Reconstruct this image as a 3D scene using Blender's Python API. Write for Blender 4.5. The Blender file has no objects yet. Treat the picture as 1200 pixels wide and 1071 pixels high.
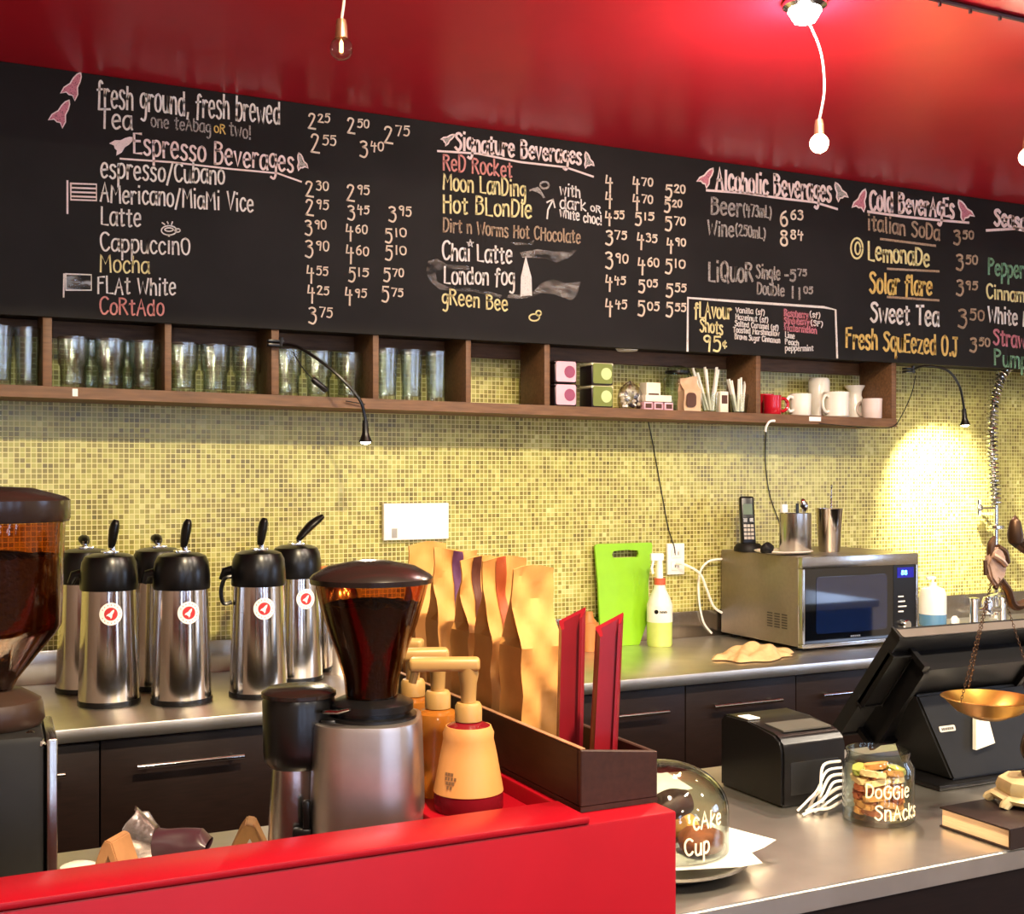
import bpy, bmesh, math, random
from mathutils import Vector, Matrix
from math import sin, cos, pi, radians

SC = bpy.context.scene
COL = SC.collection
random.seed(7)

# ------------------------------------------------------------------ camera
FPX, CX, HY = 1400.0, 600.0, 555.0          # focal length in pixels, centre column, horizon row (1200x1071)
YAW = math.atan2(.4409, .8976)
CAMH = 1.44
_cd = bpy.data.cameras.new('camera')
CAM = bpy.data.objects.new('camera', _cd)
COL.objects.link(CAM)
CAM.location = (0, 0, CAMH)
CAM.rotation_euler = (pi/2, 0, -YAW)
_cd.sensor_width = 36
_cd.lens = 36*FPX/1200
_cd.shift_y = (HY-535.5)/1200
_cd.clip_start = .02
SC.camera = CAM

# ------------------------------------------------------------------ world, lights, exposure
W = bpy.data.worlds.new('sky'); SC.world = W; W.use_nodes = True
_bg = W.node_tree.nodes['Background']
_bg.inputs['Color'].default_value = (.50, .66, 1.0, 1)
_bg.inputs['Strength'].default_value = 11.0
VS = SC.view_settings
VS.view_transform = 'Standard'; VS.look = 'None'; VS.gamma = 1; VS.use_curve_mapping = False
VS.exposure = 0.18
SC.display_settings.display_device = 'sRGB'
SC.cycles.max_bounces = 10
SC.cycles.transmission_bounces = 10
SC.cycles.transparent_max_bounces = 40
SC.cycles.glossy_bounces = 5
SC.cycles.diffuse_bounces = 4
SC.cycles.sample_clamp_indirect = 6
SC.cycles.use_denoising = True
SC.cycles.blur_glossy = .5

def lamp(name, kind, loc, energy, color, size=.1, aim=None, spot=60, blend=.5):
    d = bpy.data.lights.new(name, kind); d.energy = energy; d.color = color
    o = bpy.data.objects.new(name, d); COL.objects.link(o); o.location = loc
    if kind == 'AREA': d.shape = 'DISK'; d.size = size
    elif kind in ('POINT', 'SPOT'): d.shadow_soft_size = size
    if kind == 'SPOT': d.spot_size = radians(spot); d.spot_blend = blend
    if aim is not None:
        o.rotation_euler = (Vector(aim)-Vector(loc)).to_track_quat('-Z', 'Y').to_euler()
    return o
WARM = (1, .86, .68)
# cafe ceiling lamps (room side of the bar)
for (x, y, e, s) in ((1.75, .60, 50, .12), (3.1, .55, 44, .12), (-.9, -2.2, 75, .22), (1.2, -2.4, 85, .22), (3.3, -2.3, 75, .22)):
    lamp('ceiling_lamp_light', 'AREA', (x, y, 2.93), e, WARM, s)

lamp('ceiling_lamp_light', 'AREA', (.74, .50, 2.93), 135, (1, .80, .52), .10)

# ------------------------------------------------------------------ pixel -> place on a real plane
SY, CY = .4409, .8976
def ray(px, py):
    t = (px-CX)/FPX
    return Vector((SY+CY*t, CY-SY*t, (HY-py)/FPX))
def onY(px, py, Y):
    d = ray(px, py); k = Y/d.y
    return Vector((d.x*k, Y, CAMH+d.z*k))
def onZ(px, py, Z):
    d = ray(px, py); k = (Z-CAMH)/d.z
    return Vector((d.x*k, d.y*k, Z))
def xat(px, Y): return onY(px, HY, Y).x

# ------------------------------------------------------------------ materials
def lin(c):
    if isinstance(c, str):
        c = [int(c[i:i+2], 16)/255 for i in (0, 2, 4)]
    return tuple(v/12.92 if v <= .04045 else ((v+.055)/1.055)**2.4 for v in c)
MATS = {}
def nodes_of(name):
    m = bpy.data.materials.new(name); m.use_nodes = True
    nt = m.node_tree
    return m, nt, nt.nodes['Principled BSDF']
def mat(name, c, rough=.5, metal=0, var=.08, scale=18, stretch=(1, 1, 1), trans=0, ior=1.45, emit=None, estr=0, coat=0, bump=0, spec=.5, sss=0):
    """procedural material: a principled surface whose colour wanders a little with noise"""
    if name in MATS: return MATS[name]
    m, nt, b = nodes_of(name)
    N, L = nt.nodes, nt.links
    col = lin(c)
    tc = N.new('ShaderNodeTexCoord'); mp = N.new('ShaderNodeMapping'); mp.inputs['Scale'].default_value = stretch
    nz = N.new('ShaderNodeTexNoise'); nz.inputs['Scale'].default_value = scale; nz.inputs['Detail'].default_value = 4
    L.new(tc.outputs['Object'], mp.inputs['Vector']); L.new(mp.outputs['Vector'], nz.inputs['Vector'])
    cr = N.new('ShaderNodeValToRGB')
    cr.color_ramp.elements[0].position = .3; cr.color_ramp.elements[1].position = .7
    cr.color_ramp.elements[0].color = (*[max(0, v*(1-var)) for v in col], 1)
    cr.color_ramp.elements[1].color = (*[min(1, v*(1+var)) for v in col], 1)
    L.new(nz.outputs['Fac'], cr.inputs['Fac']); L.new(cr.outputs['Color'], b.inputs['Base Color'])
    b.inputs['Roughness'].default_value = rough
    b.inputs['Metallic'].default_value = metal
    b.inputs['Transmission Weight'].default_value = trans
    b.inputs['IOR'].default_value = ior
    b.inputs['Coat Weight'].default_value = coat
    b.inputs['Specular IOR Level'].default_value = spec
    if sss: b.inputs['Subsurface Weight'].default_value = sss; b.inputs['Subsurface Radius'].default_value = (.02, .01, .005)
    if emit is not None:
        b.inputs['Emission Color'].default_value = (*lin(emit), 1); b.inputs['Emission Strength'].default_value = estr
    if bump:
        bp = N.new('ShaderNodeBump'); bp.inputs['Strength'].default_value = bump; bp.inputs['Distance'].default_value = .002
        L.new(nz.outputs['Fac'], bp.inputs['Height']); L.new(bp.outputs['Normal'], b.inputs['Normal'])
    MATS[name] = m
    return m
def tile_material():
    m, nt, b = nodes_of('olive_glass_mosaic'); N, L = nt.nodes, nt.links
    P = .0132
    g = N.new('ShaderNodeNewGeometry')
    sc = N.new('ShaderNodeVectorMath'); sc.operation = 'MULTIPLY'; sc.inputs[1].default_value = (1/P, 0, 1/P)
    L.new(g.outputs['Position'], sc.inputs[0])
    fl = N.new('ShaderNodeVectorMath'); fl.operation = 'FLOOR'; L.new(sc.outputs[0], fl.inputs[0])
    fr = N.new('ShaderNodeVectorMath'); fr.operation = 'FRACTION'; L.new(sc.outputs[0], fr.inputs[0])
    wn = N.new('ShaderNodeTexWhiteNoise'); wn.noise_dimensions = '3D'; L.new(fl.outputs[0], wn.inputs['Vector'])
    big = N.new('ShaderNodeTexNoise'); big.inputs['Scale'].default_value = 11.0; big.inputs['Detail'].default_value = 2
    L.new(g.outputs['Position'], big.inputs['Vector'])
    mx = N.new('ShaderNodeMath'); mx.operation = 'MULTIPLY_ADD'; mx.inputs[1].default_value = .62
    L.new(wn.outputs['Value'], mx.inputs[0])
    mm = N.new('ShaderNodeMath'); mm.operation = 'MULTIPLY_ADD'; mm.inputs[1].default_value = .9; mm.inputs[2].default_value = -.26
    L.new(big.outputs['Fac'], mm.inputs[0]); L.new(mm.outputs[0], mx.inputs[2])
    cr = N.new('ShaderNodeValToRGB'); e = cr.color_ramp.elements
    e[0].position = 0; e[0].color = (*lin('5c5526'), 1)
    e[1].position = 1; e[1].color = (*lin('c9c684'), 1)
    for p, c in ((.22, '756a2b'), (.42, '887f39'), (.58, '949044'), (.72, 'a39e4e'), (.86, 'b2ad62')):
        k = e.new(p); k.color = (*lin(c), 1)
    L.new(mx.outputs[0], cr.inputs['Fac'])
    sp = N.new('ShaderNodeSeparateXYZ'); L.new(fr.outputs[0], sp.inputs[0])
    def edge(sock):
        a = N.new('ShaderNodeMath'); a.operation = 'LESS_THAN'; a.inputs[1].default_value = .17; L.new(sock, a.inputs[0]); return a
    ex, ez = edge(sp.outputs['X']), edge(sp.outputs['Z'])
    om = N.new('ShaderNodeMath'); om.operation = 'MAXIMUM'; L.new(ex.outputs[0], om.inputs[0]); L.new(ez.outputs[0], om.inputs[1])
    mix = N.new('ShaderNodeMix'); mix.data_type = 'RGBA'
    L.new(om.outputs[0], mix.inputs['Factor']); L.new(cr.outputs['Color'], mix.inputs['A']); mix.inputs['B'].default_value = (*lin('d6cf92'), 1)
    L.new(mix.outputs['Result'], b.inputs['Base Color'])
    ro = N.new('ShaderNodeMath'); ro.operation = 'MULTIPLY_ADD'; ro.inputs[1].default_value = .5; ro.inputs[2].default_value = .28
    L.new(om.outputs[0], ro.inputs[0]); L.new(ro.outputs[0], b.inputs['Roughness'])
    bp = N.new('ShaderNodeBump'); bp.inputs['Strength'].default_value = .25; bp.inputs['Distance'].default_value = .001; bp.invert = True
    L.new(om.outputs[0], bp.inputs['Height']); L.new(bp.outputs['Normal'], b.inputs['Normal'])
    return m
def thin_glass(name, c, ior=1.5, rough=.015, edge=.45, base=None, bump=.06):
    """clear thin-walled glass: light passes, the surface mirrors by its Fresnel share"""
    m = bpy.data.materials.new(name); m.use_nodes = True; nt = m.node_tree; N, L = nt.nodes, nt.links
    N.remove(N['Principled BSDF']); out = N['Material Output']
    tr = N.new('ShaderNodeBsdfTransparent'); gl = N.new('ShaderNodeBsdfGlossy'); mx = N.new('ShaderNodeMixShader'); fr = N.new('ShaderNodeLayerWeight'); pw = N.new('ShaderNodeMath'); pw.operation = 'POWER'; pw.inputs[1].default_value = 3.2; ma = N.new('ShaderNodeMath'); ma.operation = 'MULTIPLY_ADD'; ma.inputs[1].default_value = .75; ma.inputs[2].default_value = base or (.05 if ior > 1.4 else .03); fr.inputs['Blend'].default_value = .5
    nz = N.new('ShaderNodeTexNoise'); nz.inputs['Scale'].default_value = 30; bp = N.new('ShaderNodeBump'); bp.inputs['Strength'].default_value = bump; bp.inputs['Distance'].default_value = .002
    L.new(nz.outputs['Fac'], bp.inputs['Height']); L.new(bp.outputs['Normal'], gl.inputs['Normal'])
    cm = N.new('ShaderNodeMix'); cm.data_type = 'RGBA'; cm.inputs['A'].default_value = (*lin(c), 1); cm.inputs['B'].default_value = (*[v*edge for v in lin(c)], 1)
    L.new(pw.outputs[0], cm.inputs['Factor']); L.new(cm.outputs['Result'], tr.inputs['Color']); gl.inputs['Roughness'].default_value = rough; L.new(fr.outputs['Facing'], pw.inputs[0]); L.new(pw.outputs[0], ma.inputs[0])
    L.new(ma.outputs[0], mx.inputs['Fac']); L.new(tr.outputs[0], mx.inputs[1]); L.new(gl.outputs[0], mx.inputs[2]); L.new(mx.outputs[0], out.inputs['Surface'])
    MATS[name] = m
    return m
def chalk_material(name, c, cover=.78):
    m, nt, b = nodes_of(name); N, L = nt.nodes, nt.links
    b.inputs['Base Color'].default_value = (*lin(c), 1); b.inputs['Roughness'].default_value = .95
    g = N.new('ShaderNodeNewGeometry'); nz = N.new('ShaderNodeTexNoise'); nz.inputs['Scale'].default_value = 420; nz.inputs['Detail'].default_value = 3
    L.new(g.outputs['Position'], nz.inputs['Vector'])
    gt = N.new('ShaderNodeMapRange'); gt.inputs['From Min'].default_value = .62-cover*.45; gt.inputs['From Max'].default_value = .72-cover*.35
    L.new(nz.outputs['Fac'], gt.inputs['Value']); L.new(gt.outputs['Result'], b.inputs['Alpha'])
    MATS[name] = m
    return m
def smudge_material(name, c, amount):
    m, nt, b = nodes_of(name); N, L = nt.nodes, nt.links
    b.inputs['Base Color'].default_value = (*lin(c), 1); b.inputs['Roughness'].default_value = .95
    g = N.new('ShaderNodeNewGeometry'); nz = N.new('ShaderNodeTexNoise'); nz.inputs['Scale'].default_value = 38; nz.inputs['Detail'].default_value = 4
    mp = N.new('ShaderNodeMapping'); mp.inputs['Scale'].default_value = (.5, 1, 1.6)
    L.new(g.outputs['Position'], mp.inputs['Vector']); L.new(mp.outputs['Vector'], nz.inputs['Vector'])
    gt = N.new('ShaderNodeMapRange'); gt.inputs['From Min'].default_value = .35; gt.inputs['From Max'].default_value = .8
    gt.inputs['To Max'].default_value = amount
    L.new(nz.outputs['Fac'], gt.inputs['Value']); L.new(gt.outputs['Result'], b.inputs['Alpha'])
    MATS[name] = m
    return m

M_TILE = tile_material()
M_RED = mat('red_gloss_paint', 'b3182b', .32, var=.05, scale=6)
M_REDP = mat('red_bar_paint', '800413', .36, var=.05, scale=9, spec=.3)
M_BOARD = mat('blackboard_paint', '252321', .7, var=.18, scale=5, spec=.25)
M_WOOD = mat('dark_shelf_wood', '694a30', .55, var=.28, scale=14, stretch=(1, 8, 8), bump=.2)
M_CAB = mat('espresso_laminate', '1d110d', .45, var=.25, scale=20, stretch=(1, 6, 10), spec=.3)
M_BOXW = mat('dark_box_wood', '2e1812', .5, var=.25, scale=20, stretch=(6, 1, 6), spec=.3)
M_BOXE = mat('worn_box_edge', '8a6348', .6, var=.2, scale=40)
M_STEEL = mat('brushed_steel', 'b4b0aa', .24, 1, var=.06, scale=60, stretch=(1, 1, .04))
M_TOP = mat('steel_worktop', 'e0dbd2', .34, 1, var=.10, scale=9)
M_CHROME = mat('chrome', 'd8d8d8', .10, 1, var=.02)
M_SATIN = mat('satin_aluminium', 'b9b0ac', .36, 1, var=.05, scale=50)
M_BLACK = mat('black_plastic', '090809', .28, var=.1, scale=30)
M_BLACKM = mat('matt_black_plastic', '0e0d0d', .55, var=.15, scale=60, bump=.05, spec=.3)
M_RUBBER = mat('black_rubber', '0a0a0a', .7)
M_GLASS = thin_glass('clear_glass', 'f6faf6')
M_TUMBLER = thin_glass('tumbler_glass', 'f2f8f4', 1.5, .10, .30, .16, .25)
M_HOPPER = thin_glass('smoked_hopper_plastic', 'e6c39c', 1.35, .05)
M_BEANS = mat('coffee_beans', '1c0f0b', .5, var=.5, scale=140, bump=.8)
M_KRAFT = mat('kraft_paper', 'b9803f', .7, var=.12, scale=26)
M_WHITE = mat('white_paper', 'eeebe4', .7, var=.04)
M_WPLAS = mat('white_plastic', 'f0eee8', .35, var=.03)
M_CERAM = mat('white_ceramic', 'e6e0d6', .18, var=.04, coat=.3)
M_REDCER = mat('red_ceramic', 'b01224', .2, var=.06, coat=.3)
M_PALE = mat('pale_plaster', 'b9b2a8', .8, var=.06)
M_DARKW = mat('brown_wall', '7d6a60', .7, var=.15)
M_FLOOR = mat('brown_floor_tile', '3a2d28', .45, var=.2, scale=4)
M_BRASS = mat('worn_brass', 'c79a4a', .28, 1, var=.18, scale=30)
M_BRONZE = mat('dark_bronze', '4a3424', .4, .7, var=.4, scale=40)
M_CREAM = mat('cream_glazed_plaster', 'ddc78e', .5, var=.12, scale=30)
M_WCHALK = chalk_material('white_chalk', 'f3efe6', .9)
M_PCHALK = chalk_material('pink_white_chalk', 'fae6e0', .95)
M_YCHALK = chalk_material('yellow_chalk', 'f4eaa8', .9)
M_GCHALK = chalk_material('gold_chalk', 'eccb74', .88)
M_RCHALK = chalk_material('red_chalk', 'e39a90', .85)
M_CCHALK = chalk_material('cream_chalk', 'f0e0c8', .92)
M_TCHALK = chalk_material('tan_chalk', 'bda588', .72)
M_DCHALK = chalk_material('grey_chalk', 'b5afa6', .66)
M_NCHALK = chalk_material('green_chalk', '7fb08c', .72)
M_KCHALK = chalk_material('pink_chalk', 'd98a95', .75)
M_SMUDGE = smudge_material('wiped_chalk_dust', 'd9d5cc', .55)
M_FLAG = smudge_material('pale_blue_chalk_fill', 'cfd8de', 1.0)

# ------------------------------------------------------------------ mesh helpers
def BM(): return bmesh.new()
def obj(name, bm, mats, parent=None, loc=None, rot=None, smooth=40):
    me = bpy.data.meshes.new(name)
    bmesh.ops.recalc_face_normals(bm, faces=bm.faces)
    bm.to_mesh(me); bm.free()
    for m in (mats if isinstance(mats, (list, tuple)) else [mats]): me.materials.append(m)
    if smooth:
        me.polygons.foreach_set('use_smooth', [True]*len(me.polygons))
        me.set_sharp_from_angle(angle=radians(smooth))
    o = bpy.data.objects.new(name, me); COL.objects.link(o)
    if parent: o.parent = parent
    if loc is not None: o.location = loc
    if rot is not None: o.rotation_euler = rot
    return o
def tag(o, label, cat=None, group=None, kind=None):
    if label: o['label'] = label
    if cat: o['category'] = cat
    if group: o['group'] = group
    if kind: o['kind'] = kind
    return o
def thing(name, label, cat, loc=(0, 0, 0), rz=0, group=None):
    o = bpy.data.objects.new(name, None); COL.objects.link(o)
    o.empty_display_size = .05
    o.location = loc; o.rotation_euler = (0, 0, rz)
    return tag(o, label, cat, group)
def struct(name, bm, m, **k):
    o = obj(name, bm, m, **k); o['kind'] = 'structure'; return o
def clone(o, loc=None, rz=None, label=None, group=None, parent=None):
    c = o.copy(); COL.objects.link(c)
    if parent: c.parent = parent
    if loc is not None: c.location = loc
    if rz is not None: c.rotation_euler = (c.rotation_euler[0], c.rotation_euler[1], rz)
    if label: c['label'] = label
    if group: c['group'] = group
    for ch in list(o.children): clone(ch, parent=c)
    return c
def box(bm, x0, x1, y0, y1, z0, z1, bev=0, mi=0, seg=2):
    r = bmesh.ops.create_cube(bm, size=1)
    vs = r['verts']
    for v in vs:
        v.co = Vector((x0+(v.co.x+.5)*(x1-x0), y0+(v.co.y+.5)*(y1-y0), z0+(v.co.z+.5)*(z1-z0)))
    fs = list({f for v in vs for f in v.link_faces})
    for f in fs: f.material_index = mi
    if bev:
        es = list({e for v in vs for e in v.link_edges})
        q = bmesh.ops.bevel(bm, geom=es, offset=bev, segments=seg, affect='EDGES', profile=.5)
        for f in q['faces']: f.material_index = mi
        vs = list({v for f in q['faces'] for v in f.verts} | {v for v in vs if v.is_valid})
    return vs
def lathe(bm, prof, seg=32, c=(0, 0, 0), mi=0, ang=2*pi, xf=None):
    rings = []
    for r, z in prof:
        if r < 1e-6: rings.append([bm.verts.new((c[0], c[1], c[2]+z))])
        else: rings.append([bm.verts.new((c[0]+r*cos(ang*i/seg), c[1]+r*sin(ang*i/seg), c[2]+z)) for i in range(seg)])
    for a, b in zip(rings, rings[1:]):
        for i in range(seg):
            j = (i+1) % seg
            q = [a[0]] if len(a) == 1 else [a[i], a[j]]
            q += [b[0]] if len(b) == 1 else [b[j], b[i]]
            if len(q) > 2:
                f = bm.faces.new(q); f.material_index = mi
    vs = [v for r in rings for v in r]
    if xf is not None:
        for v in vs: v.co = xf @ v.co
    return vs
def catmull(pts, n=6):
    pts = [Vector(p) for p in pts]
    if len(pts) < 3: return pts
    out = []
    for i in range(len(pts)-1):
        p0 = pts[max(i-1, 0)]; p1 = pts[i]; p2 = pts[i+1]; p3 = pts[min(i+2, len(pts)-1)]
        for k in range(n):
            t = k/n
            out.append(.5*((2*p1)+(p2-p0)*t+(2*p0-5*p1+4*p2-p3)*t*t+(3*p1-p0-3*p2+p3)*t**3))
    out.append(pts[-1]); return out
def tube(bm, pts, r, seg=8, mi=0, flat=1):
    pts = [Vector(p) for p in pts]; n = len(pts)
    rs = r if isinstance(r, (list, tuple)) else [r]*n
    if len(rs) != n:
        def at(i):
            f = i/(n-1)*(len(rs)-1); k = min(int(f), len(rs)-2); return rs[k]+(rs[k+1]-rs[k])*(f-k)
        rs = [at(i) for i in range(n)] if len(rs) > 1 else rs*n
    up = None; rings = []
    for i, p in enumerate(pts):
        d = (pts[min(i+1, n-1)]-pts[max(i-1, 0)]).normalized()
        if up is None:
            up = Vector((0, 0, 1)) if abs(d.z) < .9 else Vector((1, 0, 0))
        s = d.cross(up)
        if s.length < 1e-6: s = d.orthogonal()
        s.normalize(); up = s.cross(d).normalized()
        rings.append([bm.verts.new(p+(s*cos(2*pi*k/seg)+up*flat*sin(2*pi*k/seg))*rs[i]) for k in range(seg)])
    for a, b in zip(rings, rings[1:]):
        for k in range(seg):
            f = bm.faces.new((a[k], a[(k+1) % seg], b[(k+1) % seg], b[k])); f.material_index = mi
    for e in (rings[0], rings[-1]):
        f = bm.faces.new(e); f.material_index = mi
    return [v for q in rings for v in q]
def prism(bm, poly, fa, fb, mi=0):
    """poly in 2D; fa / fb map a 2D point to its near / far 3D place"""
    a = [bm.verts.new(fa(*p)) for p in poly]; b = [bm.verts.new(fb(*p)) for p in poly]
    n = len(poly)
    fs = [bm.faces.new(a), bm.faces.new(b[::-1])]
    for i in range(n): fs.append(bm.faces.new((a[i], b[i], b[(i+1) % n], a[(i+1) % n])))
    for f in fs: f.material_index = mi
    return a+b
def grid(bm, nu, nv, f, mi=0, closed_u=False):
    vs = [[bm.verts.new(f(i/(nu if closed_u else nu-1), j/(nv-1))) for i in range(nu)] for j in range(nv)]
    for j in range(nv-1):
        for i in range(nu if closed_u else nu-1):
            k = (i+1) % nu
            q = bm.faces.new((vs[j][i], vs[j][k], vs[j+1][k], vs[j+1][i])); q.material_index = mi
    return vs
def rrect(x0, x1, z0, z1, r, n=4):
    out = []
    for cx, cz, a in ((x1-r, z1-r, 0), (x0+r, z1-r, pi/2), (x0+r, z0+r, pi), (x1-r, z0+r, 1.5*pi)):
        for i in range(n+1): out.append((cx+r*cos(a+pi/2*i/n), cz+r*sin(a+pi/2*i/n)))
    return out

# ------------------------------------------------------------------ hand lettering (single-stroke glyphs)
G = {
'a': (5.2, "4.6,5 3.6,6.1 1.6,6 .3,4.2 .4,1.4 1.8,0 3.4,.6 4.6,2.6|!4.6,6.2 4.6,1 5.1,0"),
'b': (5.2, "!.5,10 .5,0|.5,4.6 1.8,6.2 3.8,6 4.8,4 4.6,1.6 3,0 1.4,.1 .5,1.4"),
'c': (4.6, "4.2,5 3,6.2 1.4,5.8 .4,4 .5,1.8 1.8,0 3.2,.1 4.4,1.2"),
'd': (5.4, "4.6,4.6 3.4,6.1 1.5,5.9 .4,4 .5,1.6 1.8,0 3.4,.3 4.6,1.8|!4.6,10 4.6,0"),
'e': (5, "!.5,3.2 4.4,3.6|4.4,3.6 4.2,5.4 2.6,6.3 1,5.4 .3,3.2 .9,1 2.5,0 4.4,1"),
'f': (4, "3.8,9 2.8,10.2 1.7,9.2 1.6,7 1.5,3 1.2,-1|!.1,5.6 3.6,6"),
'g': (5, "4.4,5 3.2,6.2 1.4,5.8 .4,4.2 .6,2 2,1 3.4,1.4 4.4,3|4.4,6.1 4.5,2 4.3,-2 3,-3.8 1,-3.2"),
'h': (5, "!.5,10 .5,0|.5,3.8 1.6,5.8 3.2,6.1 4.2,4.8 4.4,2.5 4.5,0"),
'i': (2, "!1,6 1,0|!1,9.7 1.1,10.5"),
'k': (5, "!.6,10 .6,0|!4,6.3 .7,2.6 4.5,-.2"),
'l': (2.2, "!1,10 1,1 1.6,0"),
'm': (7.4, "!.5,6 .5,0|.5,4 1.4,5.8 2.8,6 3.6,4.6 3.6,0|3.6,4 4.6,5.9 6,6 6.8,4.6 6.9,0"),
'n': (5, "!.5,6.1 .5,0|.5,3.8 1.6,5.8 3.2,6.1 4.2,4.8 4.4,0"),
'o': (5, "2.6,6.2 .9,5.4 .3,3 .9,.8 2.6,0 4.2,.9 4.8,3.2 4.1,5.4 2.6,6.2"),
'p': (5.2, "!.6,6.2 .6,-4|.6,4.6 1.8,6.2 3.8,6 4.8,4 4.6,1.6 3,.1 1.4,.2 .6,1.4"),
'q': (5.2, "4.6,4.6 3.4,6.1 1.5,5.9 .4,4 .5,1.6 1.8,0 3.4,.3 4.6,1.8|!4.6,6.2 4.6,-4 5.2,-3"),
'r': (4, "!.6,6.2 .6,0|.6,3.6 1.4,5.4 2.6,6.2 3.8,5.6"),
's': (4.4, "4,5.4 2.8,6.3 1.2,6 .7,4.8 1.6,3.6 3,3 3.9,1.8 3.4,.4 1.8,-.1 .3,.8"),
't': (4, "!1.8,9 1.8,1|1.8,1 2.2,0 3.6,.5|!.2,6 3.6,6.3"),
'u': (5, ".5,6 .5,2 1.4,.1 3,.1 4.2,1.6 4.4,6|!4.4,6 4.6,0"),
'v': (4.8, "!.3,6.1 2.3,0 4.5,6.1"),
'w': (6.6, "!.3,6 1.6,0 3.2,5 4.8,0 6.4,6.2"),
'x': (4.6, "!.3,6 4.2,0|!4.2,6 .3,0"),
'y': (4.8, "!.4,6 2.4,1|!4.5,6 2.4,1 .8,-3.6"),
'z': (4.6, "!.3,6 4.3,6.1 .4,.1 4.6,0"),
'A': (6.2, "!.2,0 3,10 5.8,0|!1.2,3.6 4.8,3.8"),
'B': (6, "!.6,10 .6,0|.6,10 3.4,9.8 4.8,8 3.8,6 .8,5.3|.8,5.3 4,5.2 5.5,3 4,.4 .6,0"),
'C': (6, "5.6,8.4 4,10 2,9.4 .6,6.6 .6,3 2,.4 4,0 5.8,1.6"),
'D': (6, "!.6,10 .6,0|.6,10 3.4,9.6 5.4,7 5.4,3 3.4,.3 .6,0"),
'E': (5.4, "!5,10 .7,9.8 .7,0 5.1,.2|!.7,5.2 4.2,5.4"),
'F': (5.2, "!.7,0 .7,9.8 5,10.2|!.7,5.4 4,5.6"),
'G': (6, "5.6,8.4 4,10 2,9.4 .6,6.6 .6,3 2,.4 4,0 5.4,1.4 5.5,4.2|!3.4,4.4 5.8,4.4"),
'H': (6, "!.6,10 .6,0|!5.3,10 5.3,0|!.6,5.2 5.3,5.4"),
'I': (2, "!1,10 1,0"),
'J': (5, "!1,10 4.8,10|!3.4,10 3.4,2|3.4,2 2.6,0 1,.1 .2,1.6"),
'K': (5.8, "!.6,10 .6,0|!5,10 .8,4.6 5.4,0"),
'L': (5.2, "!.6,10.2 .7,.2 5,0"),
'M': (7.4, "!.5,0 .9,10 3.6,4 6.4,10 6.9,0"),
'N': (6.4, "!.6,0 .7,10 5.6,.2 5.7,10"),
'O': (6.2, "3.2,10 1.2,8.6 .4,5 1.2,1.2 3.2,0 5,1.2 5.8,5 5,8.6 3.2,10"),
'P': (5.6, "!.6,10 .6,0|.6,10 3.4,9.8 5,7.8 3.8,5.4 .7,4.8"),
'Q': (6.4, "3.2,10 1.2,8.6 .4,5 1.2,1.2 3.2,0 5,1.2 5.8,5 5,8.6 3.2,10|!3.6,2.4 6.2,-.6"),
'R': (6, "!.6,10 .6,0|.6,10 3.6,9.8 5,7.8 3.8,5.6 .7,5|!2.4,5.2 5.8,0"),
'S': (5.6, "5.2,8.6 3.8,10.1 1.8,9.8 .8,8 1.8,6 3.8,4.8 5,3 4.2,.8 2.4,-.1 .4,1.2"),
'T': (6, "!.2,9.8 5.8,10.2|!3,10 3,0"),
'U': (6, ".6,10 .5,3 1.6,.3 3.6,.1 5,1.8 5.3,10|!5.3,10 5.4,0"),
'V': (6, "!.3,10 2.9,0 5.8,10.2"),
'W': (8.2, "!.3,10 2,0 4,7.4 6,0 8,10.2"),
'0': (5.4, "2.8,10 1,8.6 .4,5 1,1.2 2.8,0 4.4,1.2 5,5 4.4,8.6 2.8,10"),
'1': (2.6, "!1.3,10 1.3,0"),
'2': (5.6, ".6,7.8 1.4,9.8 3.2,10.1 4.6,8.6 4,5.8 2,2.4 .4,.3|!.4,.3 5.4,.1"),
'3': (5.2, ".8,9 2.4,10.1 4.2,9.2 4.2,7 2.2,5.6|2.2,5.6 4.4,4.8 4.8,2.4 3.2,.1 .5,.8"),
'4': (5.6, "!1.2,10 .5,4.4 5.2,4.8|!3.8,8 3.6,-1"),
'5': (5.4, "!5,10 1.2,9.8 1,5.6|1,5.6 2.8,6.4 4.6,5.2 4.8,2.4 3.2,.1 .5,.6"),
'6': (5.2, "4,9.8 2,7.8 .6,4 1,1 2.6,0 4.4,1.2 4.6,3.6 3,5.2 1,4"),
'7': (5.4, "!.4,9.8 5.2,10 2.2,0"),
'8': (5.4, "2.8,5.4 1,7 1.2,9.2 2.8,10.1 4.4,9.2 4.4,7.2 2.8,5.4 .8,3.6 .7,1.2 2.6,0 4.6,1 4.6,3.6 2.8,5.4"),
'9': (5.2, "4.4,7 2.8,5.2 .9,6.4 1,8.8 2.8,10.1 4.4,8.8 4.4,6 3.8,0"),
',': (2, "!1.2,1 .6,-1.4"), '.': (2, "!1,.9 1.1,0"), '/': (4.4, "!.3,-1.6 4,10.4"),
'(': (3, "2.4,11 .8,8 .6,3 2.2,-1.4"), ')': (3, ".6,11 2.2,8 2.2,3 .6,-1.4"),
'!': (2, "!1,10 1,3|!1,.9 1,0"), '-': (3.6, "!.5,4 3.2,4.2"),
'$': (4.6, "4,5.2 2.8,6.2 1.2,5 .8,3 1.6,1 3,.6 4.2,1.6|!2.9,8 2.4,-1"),
' ': (3.2, ""),
}
def chaikin(p, n=2):
    for _ in range(n):
        q = [p[0]]
        for a, b in zip(p, p[1:]):
            q += [(.75*a[0]+.25*b[0], .75*a[1]+.25*b[1]), (.25*a[0]+.75*b[0], .25*a[1]+.75*b[1])]
        q.append(p[-1]); p = q
    return p
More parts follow.
